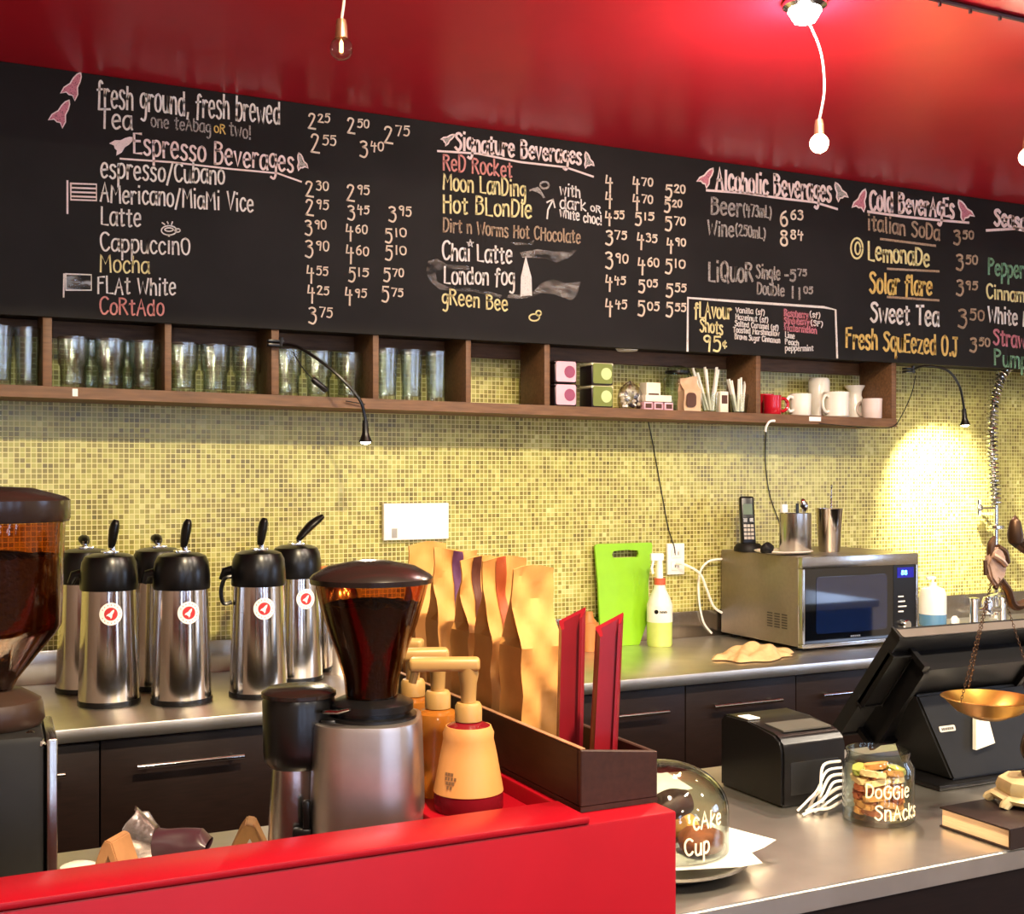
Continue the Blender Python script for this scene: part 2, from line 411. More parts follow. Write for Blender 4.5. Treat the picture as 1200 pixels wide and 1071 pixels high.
def layout(text, rnd, gap=1.15):
    """-> list of polylines in glyph units, total width"""
    x = 0; out = []
    for ch in text:
        w, s = G[ch]
        ro = rnd.uniform(-.05, .05); dy = rnd.uniform(-.35, .35); k = rnd.uniform(.94, 1.07)
        for st in s.split('|'):
            if not st: continue
            hard = st[0] == '!'
            pts = [tuple(float(v) for v in q.split(',')) for q in st.lstrip('!').split()]
            if not hard: pts = chaikin(catmull2(pts), 1)
            pts = [(px, py*1.16 if py < 6.2 else 7.19+(py-6.2)*.74) for px, py in pts]
            out.append([(x+px*cos(ro)-py*sin(ro)*.6, dy+py*k) for px, py in pts])
        x += w+gap
    return out, x-gap
def catmull2(p):
    return [(v.x, v.y) for v in catmull([(a, b, 0) for a, b in p], 3)]
def stroke(bm, pts, w, place, mi=0, depth=.0012):
    """flat chalk stroke: pts 2D, place(u, v, lift) -> 3D"""
    n = len(pts); L, R = [], []
    for i in range(n):
        ax, ay = pts[max(i-1, 0)]; bx, by = pts[min(i+1, n-1)]
        dx, dy = bx-ax, by-ay; l = math.hypot(dx, dy) or 1
        ex = 0
        px, py = pts[i]
        if i == 0: px, py = px-dx/l*w*.35, py-dy/l*w*.35
        if i == n-1: px, py = px+dx/l*w*.35, py+dy/l*w*.35
        L.append((px-dy/l*w/2, py+dx/l*w/2)); R.append((px+dy/l*w/2, py-dx/l*w/2))
    v = [[bm.verts.new(place(*q, lift)) for q in side] for side, lift in ((L, depth), (R, depth), (L, 0), (R, 0))]
    for i in range(n-1):
        for a, b in ((0, 1), (1, 3), (2, 0)):
            f = bm.faces.new((v[a][i], v[b][i], v[b][i+1], v[a][i+1])); f.material_index = mi
    for i in (0, n-1):
        f = bm.faces.new((v[0][i], v[1][i], v[3][i], v[2][i])); f.material_index = mi
def wrap_text(bm, text, r_of_z, a0, z0, h, w, seed=1, sx=1.0, step=None):
    """lettering wound on a surface of revolution around the local origin; angle grows to the right as seen from outside"""
    rnd = random.Random(seed); ls, tw = layout(text, rnd)
    k = h/10
    R0 = r_of_z(z0+h/2)
    def place(u, v, lift):
        a = a0+u/R0; r = r_of_z(v)+lift+.0004
        return Vector((r*cos(a), r*sin(a), v))
    for l in ls:
        stroke(bm, [(p[0]*k*sx-tw*k*sx/2, z0+p[1]*k) for p in l], w, place, depth=.0008)

# ================================================================== SETTING
WY = 3.23                      # tiled wall
CT = .91                       # worktop height
CEIL = 2.405
XL, XR = -1.6, 5.0
bm = BM(); box(bm, XL, XR, WY, WY+.12, 0, 3.0); struct('wall_back', bm, M_TILE, smooth=0)
bm = BM(); box(bm, XL-.12, XL, -4, WY+.12, 0, 3.0); struct('wall_left', bm, M_DARKW, smooth=0)
# right wall with an unseen opening, added for the blue reflection in the microwave
bm = BM()
W1 = (-.5, .6, 1.05, 2.05)
box(bm, XR, XR+.12, -4, W1[0], 0, 3); box(bm, XR, XR+.12, W1[1], WY+.12, 0, 3)
box(bm, XR, XR+.12, W1[0], W1[1], 0, W1[2]); box(bm, XR, XR+.12, W1[0], W1[1], W1[3], 3)
struct('wall_right', bm, M_PALE, smooth=0)
bm = BM()
W2 = [(-.95, -.55), (.35, .75), (1.9, 2.3), (3.4, 3.8)]; WZ = (.45, 2.45)  # unseen narrow openings, added for bright stripes on the steel airpots
ex = XL
for a, b in W2:
    box(bm, ex, a, -4.12, -4, 0, 3); box(bm, a, b, -4.12, -4, 0, WZ[0]); box(bm, a, b, -4.12, -4, WZ[1], 3); ex = b
box(bm, ex, XR, -4.12, -4, 0, 3)
struct('wall_front', bm, M_DARKW, smooth=0)
def added_window(name, bars):
    bm = BM()
    for b in bars: box(bm, *b)
    return struct(name, bm, M_BLACKM, smooth=0)
t = .06
added_window('added_window_1', [(XR+.02, XR+.08, W1[0], W1[0]+t, W1[2], W1[3]), (XR+.02, XR+.08, W1[1]-t, W1[1], W1[2], W1[3]), (XR+.02, XR+.08, W1[0], W1[1], W1[2], W1[2]+t),
                    (XR+.02, XR+.08, W1[0], W1[1], W1[3]-t, W1[3]), (XR+.02, XR+.08, .07, .13, W1[2], W1[3])])
t = .03
for i, (a, b) in enumerate(W2):
    added_window('added_window_%d' % (i+2), [(a, a+t, -4.08, -4.02, *WZ), (b-t, b, -4.08, -4.02, *WZ), (a, b, -4.08, -4.02, WZ[0], WZ[0]+t), (a, b, -4.08, -4.02, WZ[1]-t, WZ[1]), (a, b, -4.08, -4.02, 1.45, 1.48)])
bm = BM(); box(bm, XL-.12, XR+.12, -4.12, WY+.12, -.1, 0); struct('floor', bm, M_FLOOR, smooth=0)
# glossy red dropped ceiling over the bar, plain ceiling over the room
SOF = 1.70
bm = BM(); box(bm, XL, XR, SOF, WY, CEIL, CEIL+.08); box(bm, XL, XR, SOF, SOF+.08, CEIL+.08, 3.0); struct('ceiling_red', bm, M_RED, smooth=0)
bm = BM(); box(bm, XL-.12, XR+.12, -4.12, WY+.12, 3.0, 3.1); struct('ceiling', bm, M_PALE, smooth=0)

# ---- blackboard
YB = 3.035                     # face of the board
BZ0, BZ1 = 1.813, 2.405
bm = BM(); box(bm, XL, XR, YB+.022, WY, BZ0+.012, CEIL); struct('trim_1', bm, M_CAB, smooth=0)   # bulkhead the board hangs on
bm = BM(); box(bm, -.72, 4.6, YB, YB+.02, BZ0, BZ1, .002); board = obj('blackboard', bm, M_BOARD)
tag(board, 'long black chalkboard drinks menu above the open shelf', 'menu board')

def bplace(u, v, lift): return Vector((u, YB-lift+.0002, v))
def bpt(px, py): p = onY(px, py, YB); return (p.x, p.z)
SEED = [100]
CH = {'w': M_WCHALK, 'p': M_PCHALK, 'y': M_YCHALK, 'g': M_GCHALK, 'r': M_RCHALK, 't': M_TCHALK, 'c': M_CCHALK, 'd': M_DCHALK, 'n': M_NCHALK, 'k': M_KCHALK}
CN = {'w': 'white', 'p': 'pink-white', 'y': 'yellow', 'g': 'gold', 'r': 'red', 't': 'tan', 'c': 'cream', 'd': 'grey', 'n': 'green', 'k': 'pink'}
def line(text, x0, y0, x1, y1, h, c='w', w=None, bm=None):
    """chalk line from baseline start to baseline end (pixels of the photo, laid on the board)"""
    SEED[0] += 1; rnd = random.Random(SEED[0])
    own = bm is None
    if own: bm = BM()
    a, b = Vector(bpt(x0, y0)), Vector(bpt(x1, y1)); top = bpt(x0, y0-h)
    hh = (top[1]-a.y)/10; ls, tw = layout(text, rnd)
    d = b-a; sx = d.length/tw; ux = d.normalized(); uy = Vector((0, 1))
    pxm = (bpt(x0+1, y0)[0]-a.x)
    wd = (w or max(1.35, min(2.7, h*.10+.45)))*pxm*.95
    for l in ls:
        pts = []
        for u, v in l:
            q = a+ux*(u*sx)+uy*(v*hh); pts.append((q.x, q.y))
        stroke(bm, pts, wd, bplace)
    if own:
        o = obj('chalk_lettering', bm, CH[c], board, smooth=0); o['label'] = CN[c]+' chalk lettering'
    return bm
def pstroke(bm, pts, w):
    ps = [bpt(*p) for p in pts]; pxm = bpt(pts[0][0]+1, pts[0][1])[0]-ps[0][0]
    stroke(bm, ps, w*pxm, bplace)
def pfill(bm, pts):
    ps = [bpt(*p) for p in pts]
    prism(bm, ps, lambda u, v: bplace(u, v, .001), lambda u, v: bplace(u, v, 0))
def heading(text, x0, y0, x1, y1, h, under, c='p'):
    bm = BM(); line(text, x0, y0, x1, y1, h, bm=bm, w=3.0); pstroke(bm, under, 2.2)
    o = obj('chalk_heading', bm, CH[c], board, smooth=0); o['label'] = 'bold pink-white underlined chalk heading'
ROCK = [(0, 1), (.16, .78), (.25, .45), (.27, .05), (.5, -.35), (.52, -.8), (.24, -.55), (0, -.62), (-.24, -.55), (-.52, -.8), (-.5, -.35), (-.27, .05), (-.25, .45), (-.16, .78)]
def rocket(x, y, s, deg, c='k'):
    bm = BM(); a = radians(deg); pts = [(x+s*(u*cos(a)+v*sin(a)), y-s*(-u*sin(a)+v*cos(a))) for u, v in ROCK]
    pfill(bm, pts); o = obj('chalk_rocket', bm, M_KCHALK if c == 'k' else CH[c], board, smooth=0); o['label'] = 'small chalk rocket drawing'
    bm = BM(); pstroke(bm, pts+pts[:1], 1.5); obj('chalk_outline', bm, M_PCHALK, board, smooth=0)
def price(items, c='c'):
    for big, sup, x, y, h in items:
        bm = BM(); wb = h*(.36 if len(big) == 1 and big in '1' else .52)*len(big)
        line(big, x, y, x+wb, y+wb*.1, h, bm=bm, w=2.1)
        if sup: line(sup, x+wb+h*.16, y-h*.42, x+wb+h*.98, y-h*.36, h*.56, bm=bm, w=1.7)
        obj('chalk_price', bm, CH[c], board, smooth=0)

rocket(86, 101, 18, 28); rocket(72, 133, 18, 30)
line('fresh ground, fresh brewed', 114, 124, 328, 146, 28)
line('Tea', 116, 150, 155, 152, 23)
line('one teAbag', 177, 148, 247, 156, 14, 'd'); line('oR', 251, 155, 264, 157, 10, 'g'); line('two!', 269, 158, 294, 163, 15, 'd')
rocket(143, 169, 15, 60, 'p')
heading('Espresso Beverages', 156, 180, 344, 202, 25, [(141, 186), (200, 190), (270, 198), (325, 203), (353, 213)])
rocket(353, 190, 11, -15, 'd')
line('espresso/Cubano', 118, 208, 263, 216, 22)
line('AMericano/MiaMi Vice', 117.5, 236, 297, 248, 21)
line('Latte', 118, 263, 165, 266, 20)
line('CappuccinO', 117.5, 293, 223, 299, 20)
line('Mocha', 117, 318, 175, 320, 19, 'y')
line('FLAt White', 114, 344, 206, 346, 19)
line('CoRtAdo', 116.5, 368, 192, 370, 19, 'r')
def doodle(name, strokes, c, w=1.6, label=None, fills=()):
    bm = BM()
    for s in strokes: pstroke(bm, s, w)
    for f in fills: pfill(bm, f)
    o = obj(name, bm, CH.get(c, None) or c, board, smooth=0)
    o['label'] = label or name.replace('_', ' ')
doodle('chalk_flag', [[(79, 212), (79, 250)], [(83, 215), (113, 216), (113, 235), (83, 234), (83, 215)], [(84, 220), (112, 221)], [(84, 225), (112, 226)], [(84, 230), (112, 231)]], 'p', 2.2, 'striped flag drawn in chalk')
doodle('chalk_flag', [[(75, 321), (74.5, 348)], [(77, 321), (107, 322), (107, 340), (77, 340), (77, 321)]], 'w', 1.8, 'plain pale flag drawn in chalk')
doodle('chalk_flag_fill', [], M_FLAG, fills=[[(77, 321), (107, 322), (107, 340), (77, 340)]])
def ell(cx, cy, rx, ry, a0=0, a1=360, n=16): return [(cx+rx*cos(radians(a0+(a1-a0)*i/n)), cy+ry*sin(radians(a0+(a1-a0)*i/n))) for i in range(n+1)]
doodle('chalk_coffee_cup', [ell(198, 270, 9, 5.5), ell(198, 269, 5, 2), [(197, 262), (196, 260)], [(201, 263), (202, 260)], [(193, 263), (190, 261)], ell(208, 270, 3, 2)], 'w', 1.5, 'tiny chalk coffee cup')
price([('2', '25', 361, 150, 17), ('2', '50', 407, 156, 17), ('2', '75', 450, 167, 20)]); price([('2', '55', 364, 178, 20), ('3', '40', 421, 184, 19)])
price([('2', '30', 358, 230, 18), ('2', '95', 358, 252, 18), ('3', '90', 357, 275, 17), ('3', '90', 357, 301, 19), ('4', '55', 359, 329, 17), ('4', '25', 360, 352, 17), ('3', '75', 361, 379, 19)])
price([('2', '95', 406, 235, 18), ('3', '45', 407, 257, 17), ('4', '60', 405, 280, 17), ('4', '60', 405, 306, 18), ('5', '15', 408, 330, 16), ('4', '95', 404, 355, 17)])
price([('3', '95', 455, 260, 18), ('5', '10', 451, 284, 17), ('5', '10', 451, 305, 17), ('5', '70', 449, 330, 16), ('5', '75', 447, 354, 17)])

rocket(525, 163, 9, 55, 'd')
heading('Signature Beverages', 533, 175, 681, 193, 20, [(513, 177), (560, 180), (610, 190), (663, 196), (695, 207)]); rocket(689, 188, 10, -15, 'd')
line('ReD Rocket', 519, 199, 600, 208, 18, 'r')
line('Moon LanDing', 519, 222, 616, 231, 19, 'y')
line('Hot BLonDie', 519, 249, 623, 255, 20, 'y')
line('Dirt n Worms Hot CHocolate', 519, 271, 680, 285, 15, 't')
line('Chai Latte', 518, 304, 600, 309, 20); line('London fog', 520, 332, 603, 334, 19, 'w'); line('gReen Bee', 518, 356, 595, 364, 17, 'y')
line('with', 656, 228, 680, 232, 13); line('dark', 656, 244, 687, 247, 13); line('oR', 692, 247, 704, 250, 8); line('white choc!', 656, 254, 705, 264, 11)
doodle('chalk_arrow', [[(641, 256), (642, 246), (648, 234)], [(641, 237), (648, 233.5), (650, 243)]], 'w', 1.8)
doodle('chalk_moon', [ell(638, 217, 5, 4), [(621, 223), (630, 220), (637, 231)]], 'd', 2, 'grey chalk moon and moth', fills=[[(623, 223), (632, 220), (639, 232), (631, 226)]])
doodle('chalk_star', [[(551, 281), (553.5, 289), (547, 284), (555, 284), (549, 289), (551, 281)]], 'w', 1.4)
doodle('chalk_tower', [[(610.5, 347), (611, 325), (616, 301), (622, 325), (622.5, 346)]], 'w', 1.4, 'white chalk clock tower', fills=[[(610.5, 347), (611, 325), (616.5, 301), (622, 325), (622.5, 346)]])
doodle('chalk_bee', [ell(626, 372, 6, 4), ell(631, 367, 3, 3)], 'y', 1.6, 'yellow chalk bee')
doodle('wiped_chalk_smudge', [], M_SMUDGE, fills=[[(594, 349), (606, 350), (622, 349), (634, 343), (650, 345), (670, 352), (676, 346), (680, 330), (662, 332), (648, 327), (634, 332), (625, 342), (610, 345), (596, 345)],
    [(598, 284), (620, 284), (626, 281), (624, 287), (604, 287)], [(609, 296), (630, 292), (650, 295), (676, 293), (668, 301), (652, 308), (640, 303), (622, 302), (612, 302)]])
doodle('wiped_chalk_smudge', [], M_SMUDGE, fills=[[(502, 306), (512, 303), (524, 310), (550, 312), (550, 316), (520, 315), (510, 318), (512, 330), (524, 336), (560, 338), (588, 346), (586, 349), (556, 342), (516, 340), (504, 330), (499, 318)]])
price([('4', '', 709, 223, 17), ('4', '', 709, 242, 16), ('4', '55', 709, 262, 15), ('3', '75', 709, 287, 17), ('3', '90', 709, 315, 18), ('4', '45', 709, 339, 16), ('4', '45', 709, 368, 17)])
price([('4', '70', 741, 224, 16), ('4', '70', 741, 244, 16), ('5', '15', 744, 264, 15), ('4', '35', 746, 290, 16), ('4', '60', 747, 319, 17), ('5', '05', 748, 342, 15), ('5', '05', 747, 370, 17)])
price([('5', '20', 779, 232, 16), ('5', '20', 778, 248, 14), ('5', '70', 779, 270, 16), ('4', '90', 781, 294, 15), ('5', '10', 779, 320, 16), ('5', '55', 780, 348, 16), ('5', '55', 780, 371, 16)])

rocket(828, 208, 13, 35); rocket(984, 225, 12, -25, 'd')
heading('Alcoholic Beverages', 839, 222, 974, 236, 24, [(828, 223), (870, 226), (920, 233), (955, 237), (981, 245)])
line('Beer', 833, 250, 869, 254, 20, 'd'); line('(473mL)', 871, 252, 904, 256, 13, 'd')
line('Wine', 829, 275, 860, 278, 17, 'd'); line('(250mL)', 862, 275, 897, 280, 12, 'd')
price([('6', '63', 914, 264, 18), ('8', '84', 914, 287, 18)])
line('LiQuoR', 830, 329, 882, 330, 22, 'd'); line('Single', 886, 325, 914, 328, 15, 'd'); line('Double', 887, 344, 919, 347, 13, 'd')
price([('-5', '75', 919, 328, 13), ('11', '05', 926, 349, 13)], 'd')
doodle('chalk_frame', [[(805.5, 411), (806, 349), (860, 353), (920, 357), (965, 360), (979, 363), (981, 419)]], 'w', 2.4, 'white chalk box')
line('fLAvour', 814, 372, 857, 374, 17, 'y'); line('Shots', 820, 388, 847, 392, 14, 'y'); line('95', 824, 411, 845, 412, 17, 'y'); line('$', 846, 407, 852, 408, 9, 'y')
for tx, x0, y0, x1, y1 in (('Vanilla (sf)', 862, 366, 896, 369), ('Hazelnut (sf)', 862, 374, 900, 378), ('Salted Caramel (sf)', 861, 382, 912, 387), ('Toasted Marshmallow', 859, 389, 913, 394), ('Brown Sugar Cinnamon', 861, 397, 914, 402)):
    line(tx, x0, y0, x1, y1, 6, 'w', 1.0)
for tx, x0, y0, x1, y1 in (('Raspberry', 919, 370, 947, 373), ('Strawberry', 919, 379, 948, 381), ('Watermelon', 919, 387, 957, 391)): line(tx, x0, y0, x1, y1, 7, 'k', 1.2)
for tx, x0, y0, x1, y1 in (('(sf)', 949, 371, 961, 373), ('(SF)', 950, 381, 964, 383), ('Lime', 920, 395, 931, 397), ('Peach', 920, 403, 936, 405), ('peppermint', 920, 411, 953, 411)): line(tx, x0, y0, x1, y1, 6, 'w', 1.0)
doodle('wiped_chalk_smudge', [], smudge_material('wiped_red_chalk', 'b5636c', .5), fills=[[(917, 362), (948, 366), (956, 380), (958, 392), (918, 388)]])

rocket(1009, 235, 14, 20); rocket(1130, 247, 14, -28)
heading('Cold BeverAgEs', 1019, 246, 1118, 255, 22, [(1017, 248), (1060, 254), (1100, 258), (1135, 261)])
line('italian SoDa', 1017, 269, 1101, 281, 17, 't'); line('LemonaDe', 1017, 304, 1089, 312, 20, 'y'); line('Solar flare', 1019, 343, 1092, 346, 22, 'g')
line('Sweet Tea', 1020, 377, 1100, 382, 22); line('Fresh SquEezed O.J', 991, 407, 1122, 417, 22, 'g')
doodle('chalk_lemon', [ell(1004, 291, 7, 12), ell(1005, 291, 3, 7)], 'y', 1.8)
doodle('chalk_line', [[(1032, 280), (1096, 288)], [(1040, 315), (1100, 318)], [(1040, 348), (1100, 352)]], 't', 2, 'faint tan chalk rules')
price([('3', '50', 1117, 286, 16), ('3', '50', 1120, 316, 17), ('3', '95', 1120, 346, 17), ('3', '50', 1122, 383, 21), ('3', '50', 1136, 412, 16)], 't')
heading('Seasonal', 1165, 264, 1221, 271, 18, [(1156, 270), (1190, 268), (1221, 275)])
line('Peppermint', 1158, 321, 1226, 329, 18, 'n'); line('Cinnamon', 1156, 349, 1215, 356, 15, 'y'); line('White Mocha', 1158, 377, 1235, 386, 17)
line('Strawberry', 1164, 403, 1236, 412, 17, 'k'); line('Pumpkin', 1165, 427, 1226, 435, 17, 'n')

# ---- open wall shelf under the board
YS = 3.045
def zs(x): return 1.648-.0088*(x-.35)          # the shelf sags a little to the right
shelf = thing('wall_shelf', 'long dark wood open wall shelf with square bays under the chalkboard', 'shelf', (0, 0, 0))
sx0, sx1 = -.60, xat(1051, YS)
bm = BM()
prism(bm, [(sx0, zs(sx0)), (sx1, zs(sx1)), (sx1, zs(sx1)-.028), (sx0, zs(sx0)-.028)], lambda u, v: Vector((u, YS, v)), lambda u, v: Vector((u, WY-.002, v)))
obj('bottom_board', bm, M_WOOD, shelf, smooth=0)
DIV = []
for a, b in ((-95, -86), (50, 61), (193, 201), (318, 327), (437, 444), (546, 552), (638, 644.5), (886, 891.5), (1045, 1050.5)):
    x0, x1 = xat(a, YS), xat(b, YS); DIV.append((x0, x1))
    bm = BM(); box(bm, x0, x1, YS, WY-.03, zs(x0), BZ0+.012, .0015); obj('divider', bm, M_WOOD, shelf)
bm = BM(); box(bm, sx0, sx1, WY-.026, WY-.002, BZ0-.03, BZ0+.011); obj('back_rail', bm, M_WOOD, shelf, smooth=0)
bm = BM()
for px in (88, 955):
    p = onY(px, 0, YS); w = .012 if px == 88 else .045
    q = zs(p.x); 
    if px == 88: box(bm, p.x-.006, p.x+.006, YS-.0012, YS, q-.022, q-.004)
    else: box(bm, p.x-.024, p.x+.024, YS-.0012, YS, q-.018, q-.004)
obj('paper_tag', bm, M_WHITE, shelf, smooth=0)

# ---- back counter: cabinets, worktop
def handle_bar(parent, x, y, z, L):
    bm = BM(); tube(bm, [(x-L/2, y-.03, z), (x+L/2, y-.03, z)], .006, 10)
    for s in (-1, 1): tube(bm, [(x+s*L*.4, y-.03, z), (x+s*L*.4, y+.001, z)], .004, 8)
    obj('handle', bm, M_CHROME, parent)
CW = .3725; CYF = 2.66
CLAB = {-2: 'dark drawer cabinet at the far left end of the back counter', -1: 'dark drawer cabinet behind the left grinder', 0: 'dark drawer cabinet below the steel airpots', 1: 'dark drawer cabinet behind the steel coffee grinder',
        2: 'dark drawer cabinet behind the kraft coffee bags', 3: 'dark drawer cabinet below the lime chopping board', 4: 'dark drawer cabinet below the beige cloth', 5: 'dark drawer cabinet below the microwave and behind the till',
        6: 'dark drawer cabinet below the right end of the microwave', 7: 'dark drawer cabinet below the blue soap bottle', 8: 'dark drawer cabinet below the tap', 9: 'dark drawer cabinet at the far right end of the back counter'}
for k in range(-2, 10):
    cx = .519+CW*k
    cab = thing('base_cabinet', CLAB[k], 'cabinet', (cx, CYF, 0), 0, 'cabinets under the back counter')
    bm = BM(); box(bm, -CW/2, CW/2, .02, WY-CYF-.004, .1, CT-.031); obj('body', bm, M_CAB, cab, smooth=0)
    bm = BM(); box(bm, -CW/2, CW/2, .06, .1, 0, .1); obj('plinth', bm, M_CAB, cab, smooth=0)
    bm = BM(); box(bm, -CW/2+.0015, CW/2-.0015, 0, .02, .60, CT-.036, .0015); dr = obj('drawer', bm, M_CAB, cab)
    handle_bar(dr, 0, 0, .816, .228)
    bm = BM(); box(bm, -CW/2+.0015, CW/2-.0015, 0, .02, .105, .597, .0015); obj('door', bm, M_CAB, cab)
wt = thing('back_worktop', 'long stainless steel back worktop with upstand against the tiled wall', 'worktop', (0, 0, CT))
bm = BM(); box(bm, -.412, 4.058, 2.63, WY-.001, -.03, 0, .003); obj('worktop_slab', bm, M_TOP, wt)
bm = BM(); box(bm, -.412, 4.058, WY-.016, WY-.001, 0, .085, .002); obj('upstand', bm, M_STEEL, wt)

# ---- front counter and red bar wall
LX1 = .776
fc = thing('front_counter', 'stainless steel service counter on a dark brown front base', 'counter', (0, 0, 0))
bm = BM()
poly = [(-1.2, 1.226), (LX1+.004, 1.226), (LX1+.004, 1.2), (3.6, 1.2), (3.6, 1.78), (-1.2, 1.78)]
prism(bm, poly, lambda u, v: Vector((u, v, CT)), lambda u, v: Vector((u, v, CT-.03))); bmesh.ops.bevel(bm, geom=list(bm.edges), offset=.003, segments=3, affect='EDGES'); obj('counter_top', bm, M_TOP, fc)
bm = BM(); box(bm, -1.2, 3.58, 1.235, 1.76, 0, CT-.0302); obj('counter_base', bm, M_CAB, fc, smooth=0)
rb = thing('bar_wall', 'glossy red painted bar wall with a flat red ledge in the foreground', 'bar wall', (0, 0, 0))
bm = BM(); box(bm, -1.2, LX1, 1.15, 1.222, 0, 1.052, .003); obj('wall_panel', bm, M_REDP, rb)
xs = xat(691, 1.15)
bm = BM(); box(bm, -1.2, xs, 1.149, 1.224, 1.0522, 1.060, .002); obj('ledge_cap', bm, M_REDP, rb)
bm = BM(); box(bm, .535, .6640, 1.2235, 1.62, CT+.0005, 1.034, .003); obj('bottle_platform', bm, M_REDP, rb)
bm = BM(); box(bm, .6645, LX1, 1.2235, 1.86, CT+.0005, 1.0522, .003); obj('box_platform', bm, M_REDP, rb)

# ================================================================== THINGS ON THE OPEN SHELF
def glass_mesh(kind):
    bm = BM()
    if kind == 'stack':
        o = [(0, 0), (.028, 0), (.030, .003), (.031, .052), (.036, .060), (.0375, .125)]
        i = [(.0355, .125), (.034, .062), (.029, .053), (.0275, .012), (0, .012)]
    else:
        o = [(0, 0), (.024, 0), (.026, .003), (.027, .05), (.0315, .142)]
        i = [(.0295, .142), (.025, .05), (.024, .014), (0, .014)]
    lathe(bm, o+i, 28); return bm
gl = {}
def glass(kind, px, dy, label, group):
    p = onY(px, 0, YS+dy); loc = (p.x, YS+dy, zs(p.x)+.0003)
    if kind not in gl:
        gl[kind] = obj('drinking_glass', glass_mesh(kind), M_TUMBLER, loc=loc); tag(gl[kind], label, 'glass', group)
    else: clone(gl[kind], loc, random.uniform(0, 6), label, group)
for i, (px, w) in enumerate(((86, 'left'), (129, 'middle'), (169, 'right'))):
    glass('stack', px, .052, w+' front glass of the three in the second shelf bay from the left', 'glasses in the second bay')
for i, (px, w) in enumerate(((107, 'left'), (150, 'right'))):
    glass('stack', px, .135, w+' glass of the back row in the second shelf bay from the left', 'glasses in the second bay')
for px, w in ((215, 'left'), (252, 'middle'), (289, 'right')):
    glass('stack', px, .052, w+' glass of the three beside the clamped lamp, in the third bay', 'glasses in the third bay')
for px, w in ((337, 'left'), (373, 'middle'), (409, 'right')):
    glass('stack', px, .07, w+' glass of the three behind the gooseneck lamp arm, fourth bay', 'glasses in the fourth bay')
for px, w in ((453, 'left'), (482, 'middle'), (511, 'right')):
    glass('pint', px, .06, w+' tall straight glass in the fifth bay, next to the empty bay', 'tall glasses in the fifth bay')
for px, dy, w in ((-1, .05, 'front tall glass at the left edge of the shelf'), (32, .06, 'tall glass next to the first shelf divider, leftmost bay'), (-30, .06, 'tall glass just outside the left end of the shelf view')):
    if px > -10: glass('pint', px, dy, w, 'tall glasses in the leftmost bay')

# tea tins
M_TINB = mat('dark_tin_side', '2b2024', .35, .4)
M_TINP = mat('pink_tin_label', 'd9a9b8', .5); M_TINPD = mat('plum_disc', '8a3f5e', .5)
M_TING = mat('green_tin_label', '6f7a35', .5); M_TINGD = mat('lime_disc', 'b9c98a', .5); M_EDGE = mat('pale_tin_rim', 'd6d0b0', .4)
def tin(px, k, lm, dm, label, group):
    s = .074; h = .066
    p = onY(px, 0, YS+.012); z = zs(p.x)+.0003+k*(h+.0012)
    t = thing('tea_tin', label, 'tin', (p.x, YS+.012, z), 0, group)
    bm = BM(); box(bm, -s/2, s/2, 0, s, 0, h*.86, .004); obj('tin_body', bm, M_TINB, t)
    bm = BM(); box(bm, -s/2-.001, s/2+.001, -.001, s+.001, h*.86, h-.001, .003); box(bm, -.008, .008, .028, .044, h-.002, h, .0008); obj('lid', bm, M_EDGE if lm is M_TING else M_TINB, t)
    bm = BM(); prism(bm, rrect(-s/2+.004, s/2-.004, .004, h-.003, .006), lambda u, v: Vector((u, -.0022, v)), lambda u, v: Vector((u, .0005, v))); lb = obj('label_panel', bm, lm, t)
    bm = BM(); prism(bm, [(.012+.018*cos(a*pi/10), h/2+.018*sin(a*pi/10)) for a in range(20)], lambda u, v: Vector((u, -.003, v)), lambda u, v: Vector((u, -.0022, v))); obj('label_disc', bm, dm, lb)
for k, w in ((0, 'lower'), (1, 'upper')): tin(663, k, M_TINP, M_TINPD, w+' tin with a pink label and plum disc', 'tea tins')
for k, w in ((0, 'lower'), (1, 'upper')): tin(706, k, M_TING, M_TINGD, w+' tin with a green label and pale disc', 'tea tins')

# small crinkled things
def crumple(bm, rx, ry, rz, seed, amt=.25, nu=20, nv=12, base=True, c=(0, 0, 0)):
    rnd = random.Random(seed); ph = [rnd.uniform(0, 6.28) for _ in range(8)]
    def f(u, v):
        a = u*2*pi; b = -pi/2+v*pi
        k = 1+amt*(sin(3*a+ph[0])*cos(2*b+ph[1])*.5+sin(5*a+ph[2]+3*b)*.35+sin(9*a+ph[3])*sin(6*b+ph[4])*.25)
        z = rz*sin(b)*k+rz
        if base: z = max(0, z-.25*rz)
        return Vector((c[0]+rx*cos(a)*cos(b)*k, c[1]+ry*sin(a)*cos(b)*k, c[2]+z))
    grid(bm, nu, nv, f, closed_u=True)
M_CLEARBAG = thin_glass('crinkled_clear_film', 'e6e0d4', 1.5, .12, .35, .12, .6)
p = onY(738, 0, YS+.06); zb = zs(p.x)
sw = thing('sweet_bag', 'bulging clear bag of dark and white sweets beside the green tins', 'bag', (p.x, YS+.06, zb+.0003))
bm = BM(); crumple(bm, .038, .034, .046, 3, .30); obj('bag_film', bm, M_CLEARBAG, sw)
bm = BM(); rnd = random.Random(4)
for i in range(26):
    a = rnd.uniform(pi*.95, 2.05*pi); z = rnd.uniform(.006, .05); r = .029*(1-(z/.075)**2*.5)
    lathe(bm, [(0, -.0075), (.0065, -.003), (.0065, .003), (0, .0075)], 7, (r*cos(a), r*sin(a)*.85, z), mi=i % 2)
so = obj('wrapped_sweets', bm, [M_WHITE, M_TINB], sw); tag(so, 'black and white wrapped sweets', kind='stuff')
M_CARD = mat('pale_carton', 'e4d9c6', .6); M_BROWNC = mat('brown_label', '4b2d20', .6)
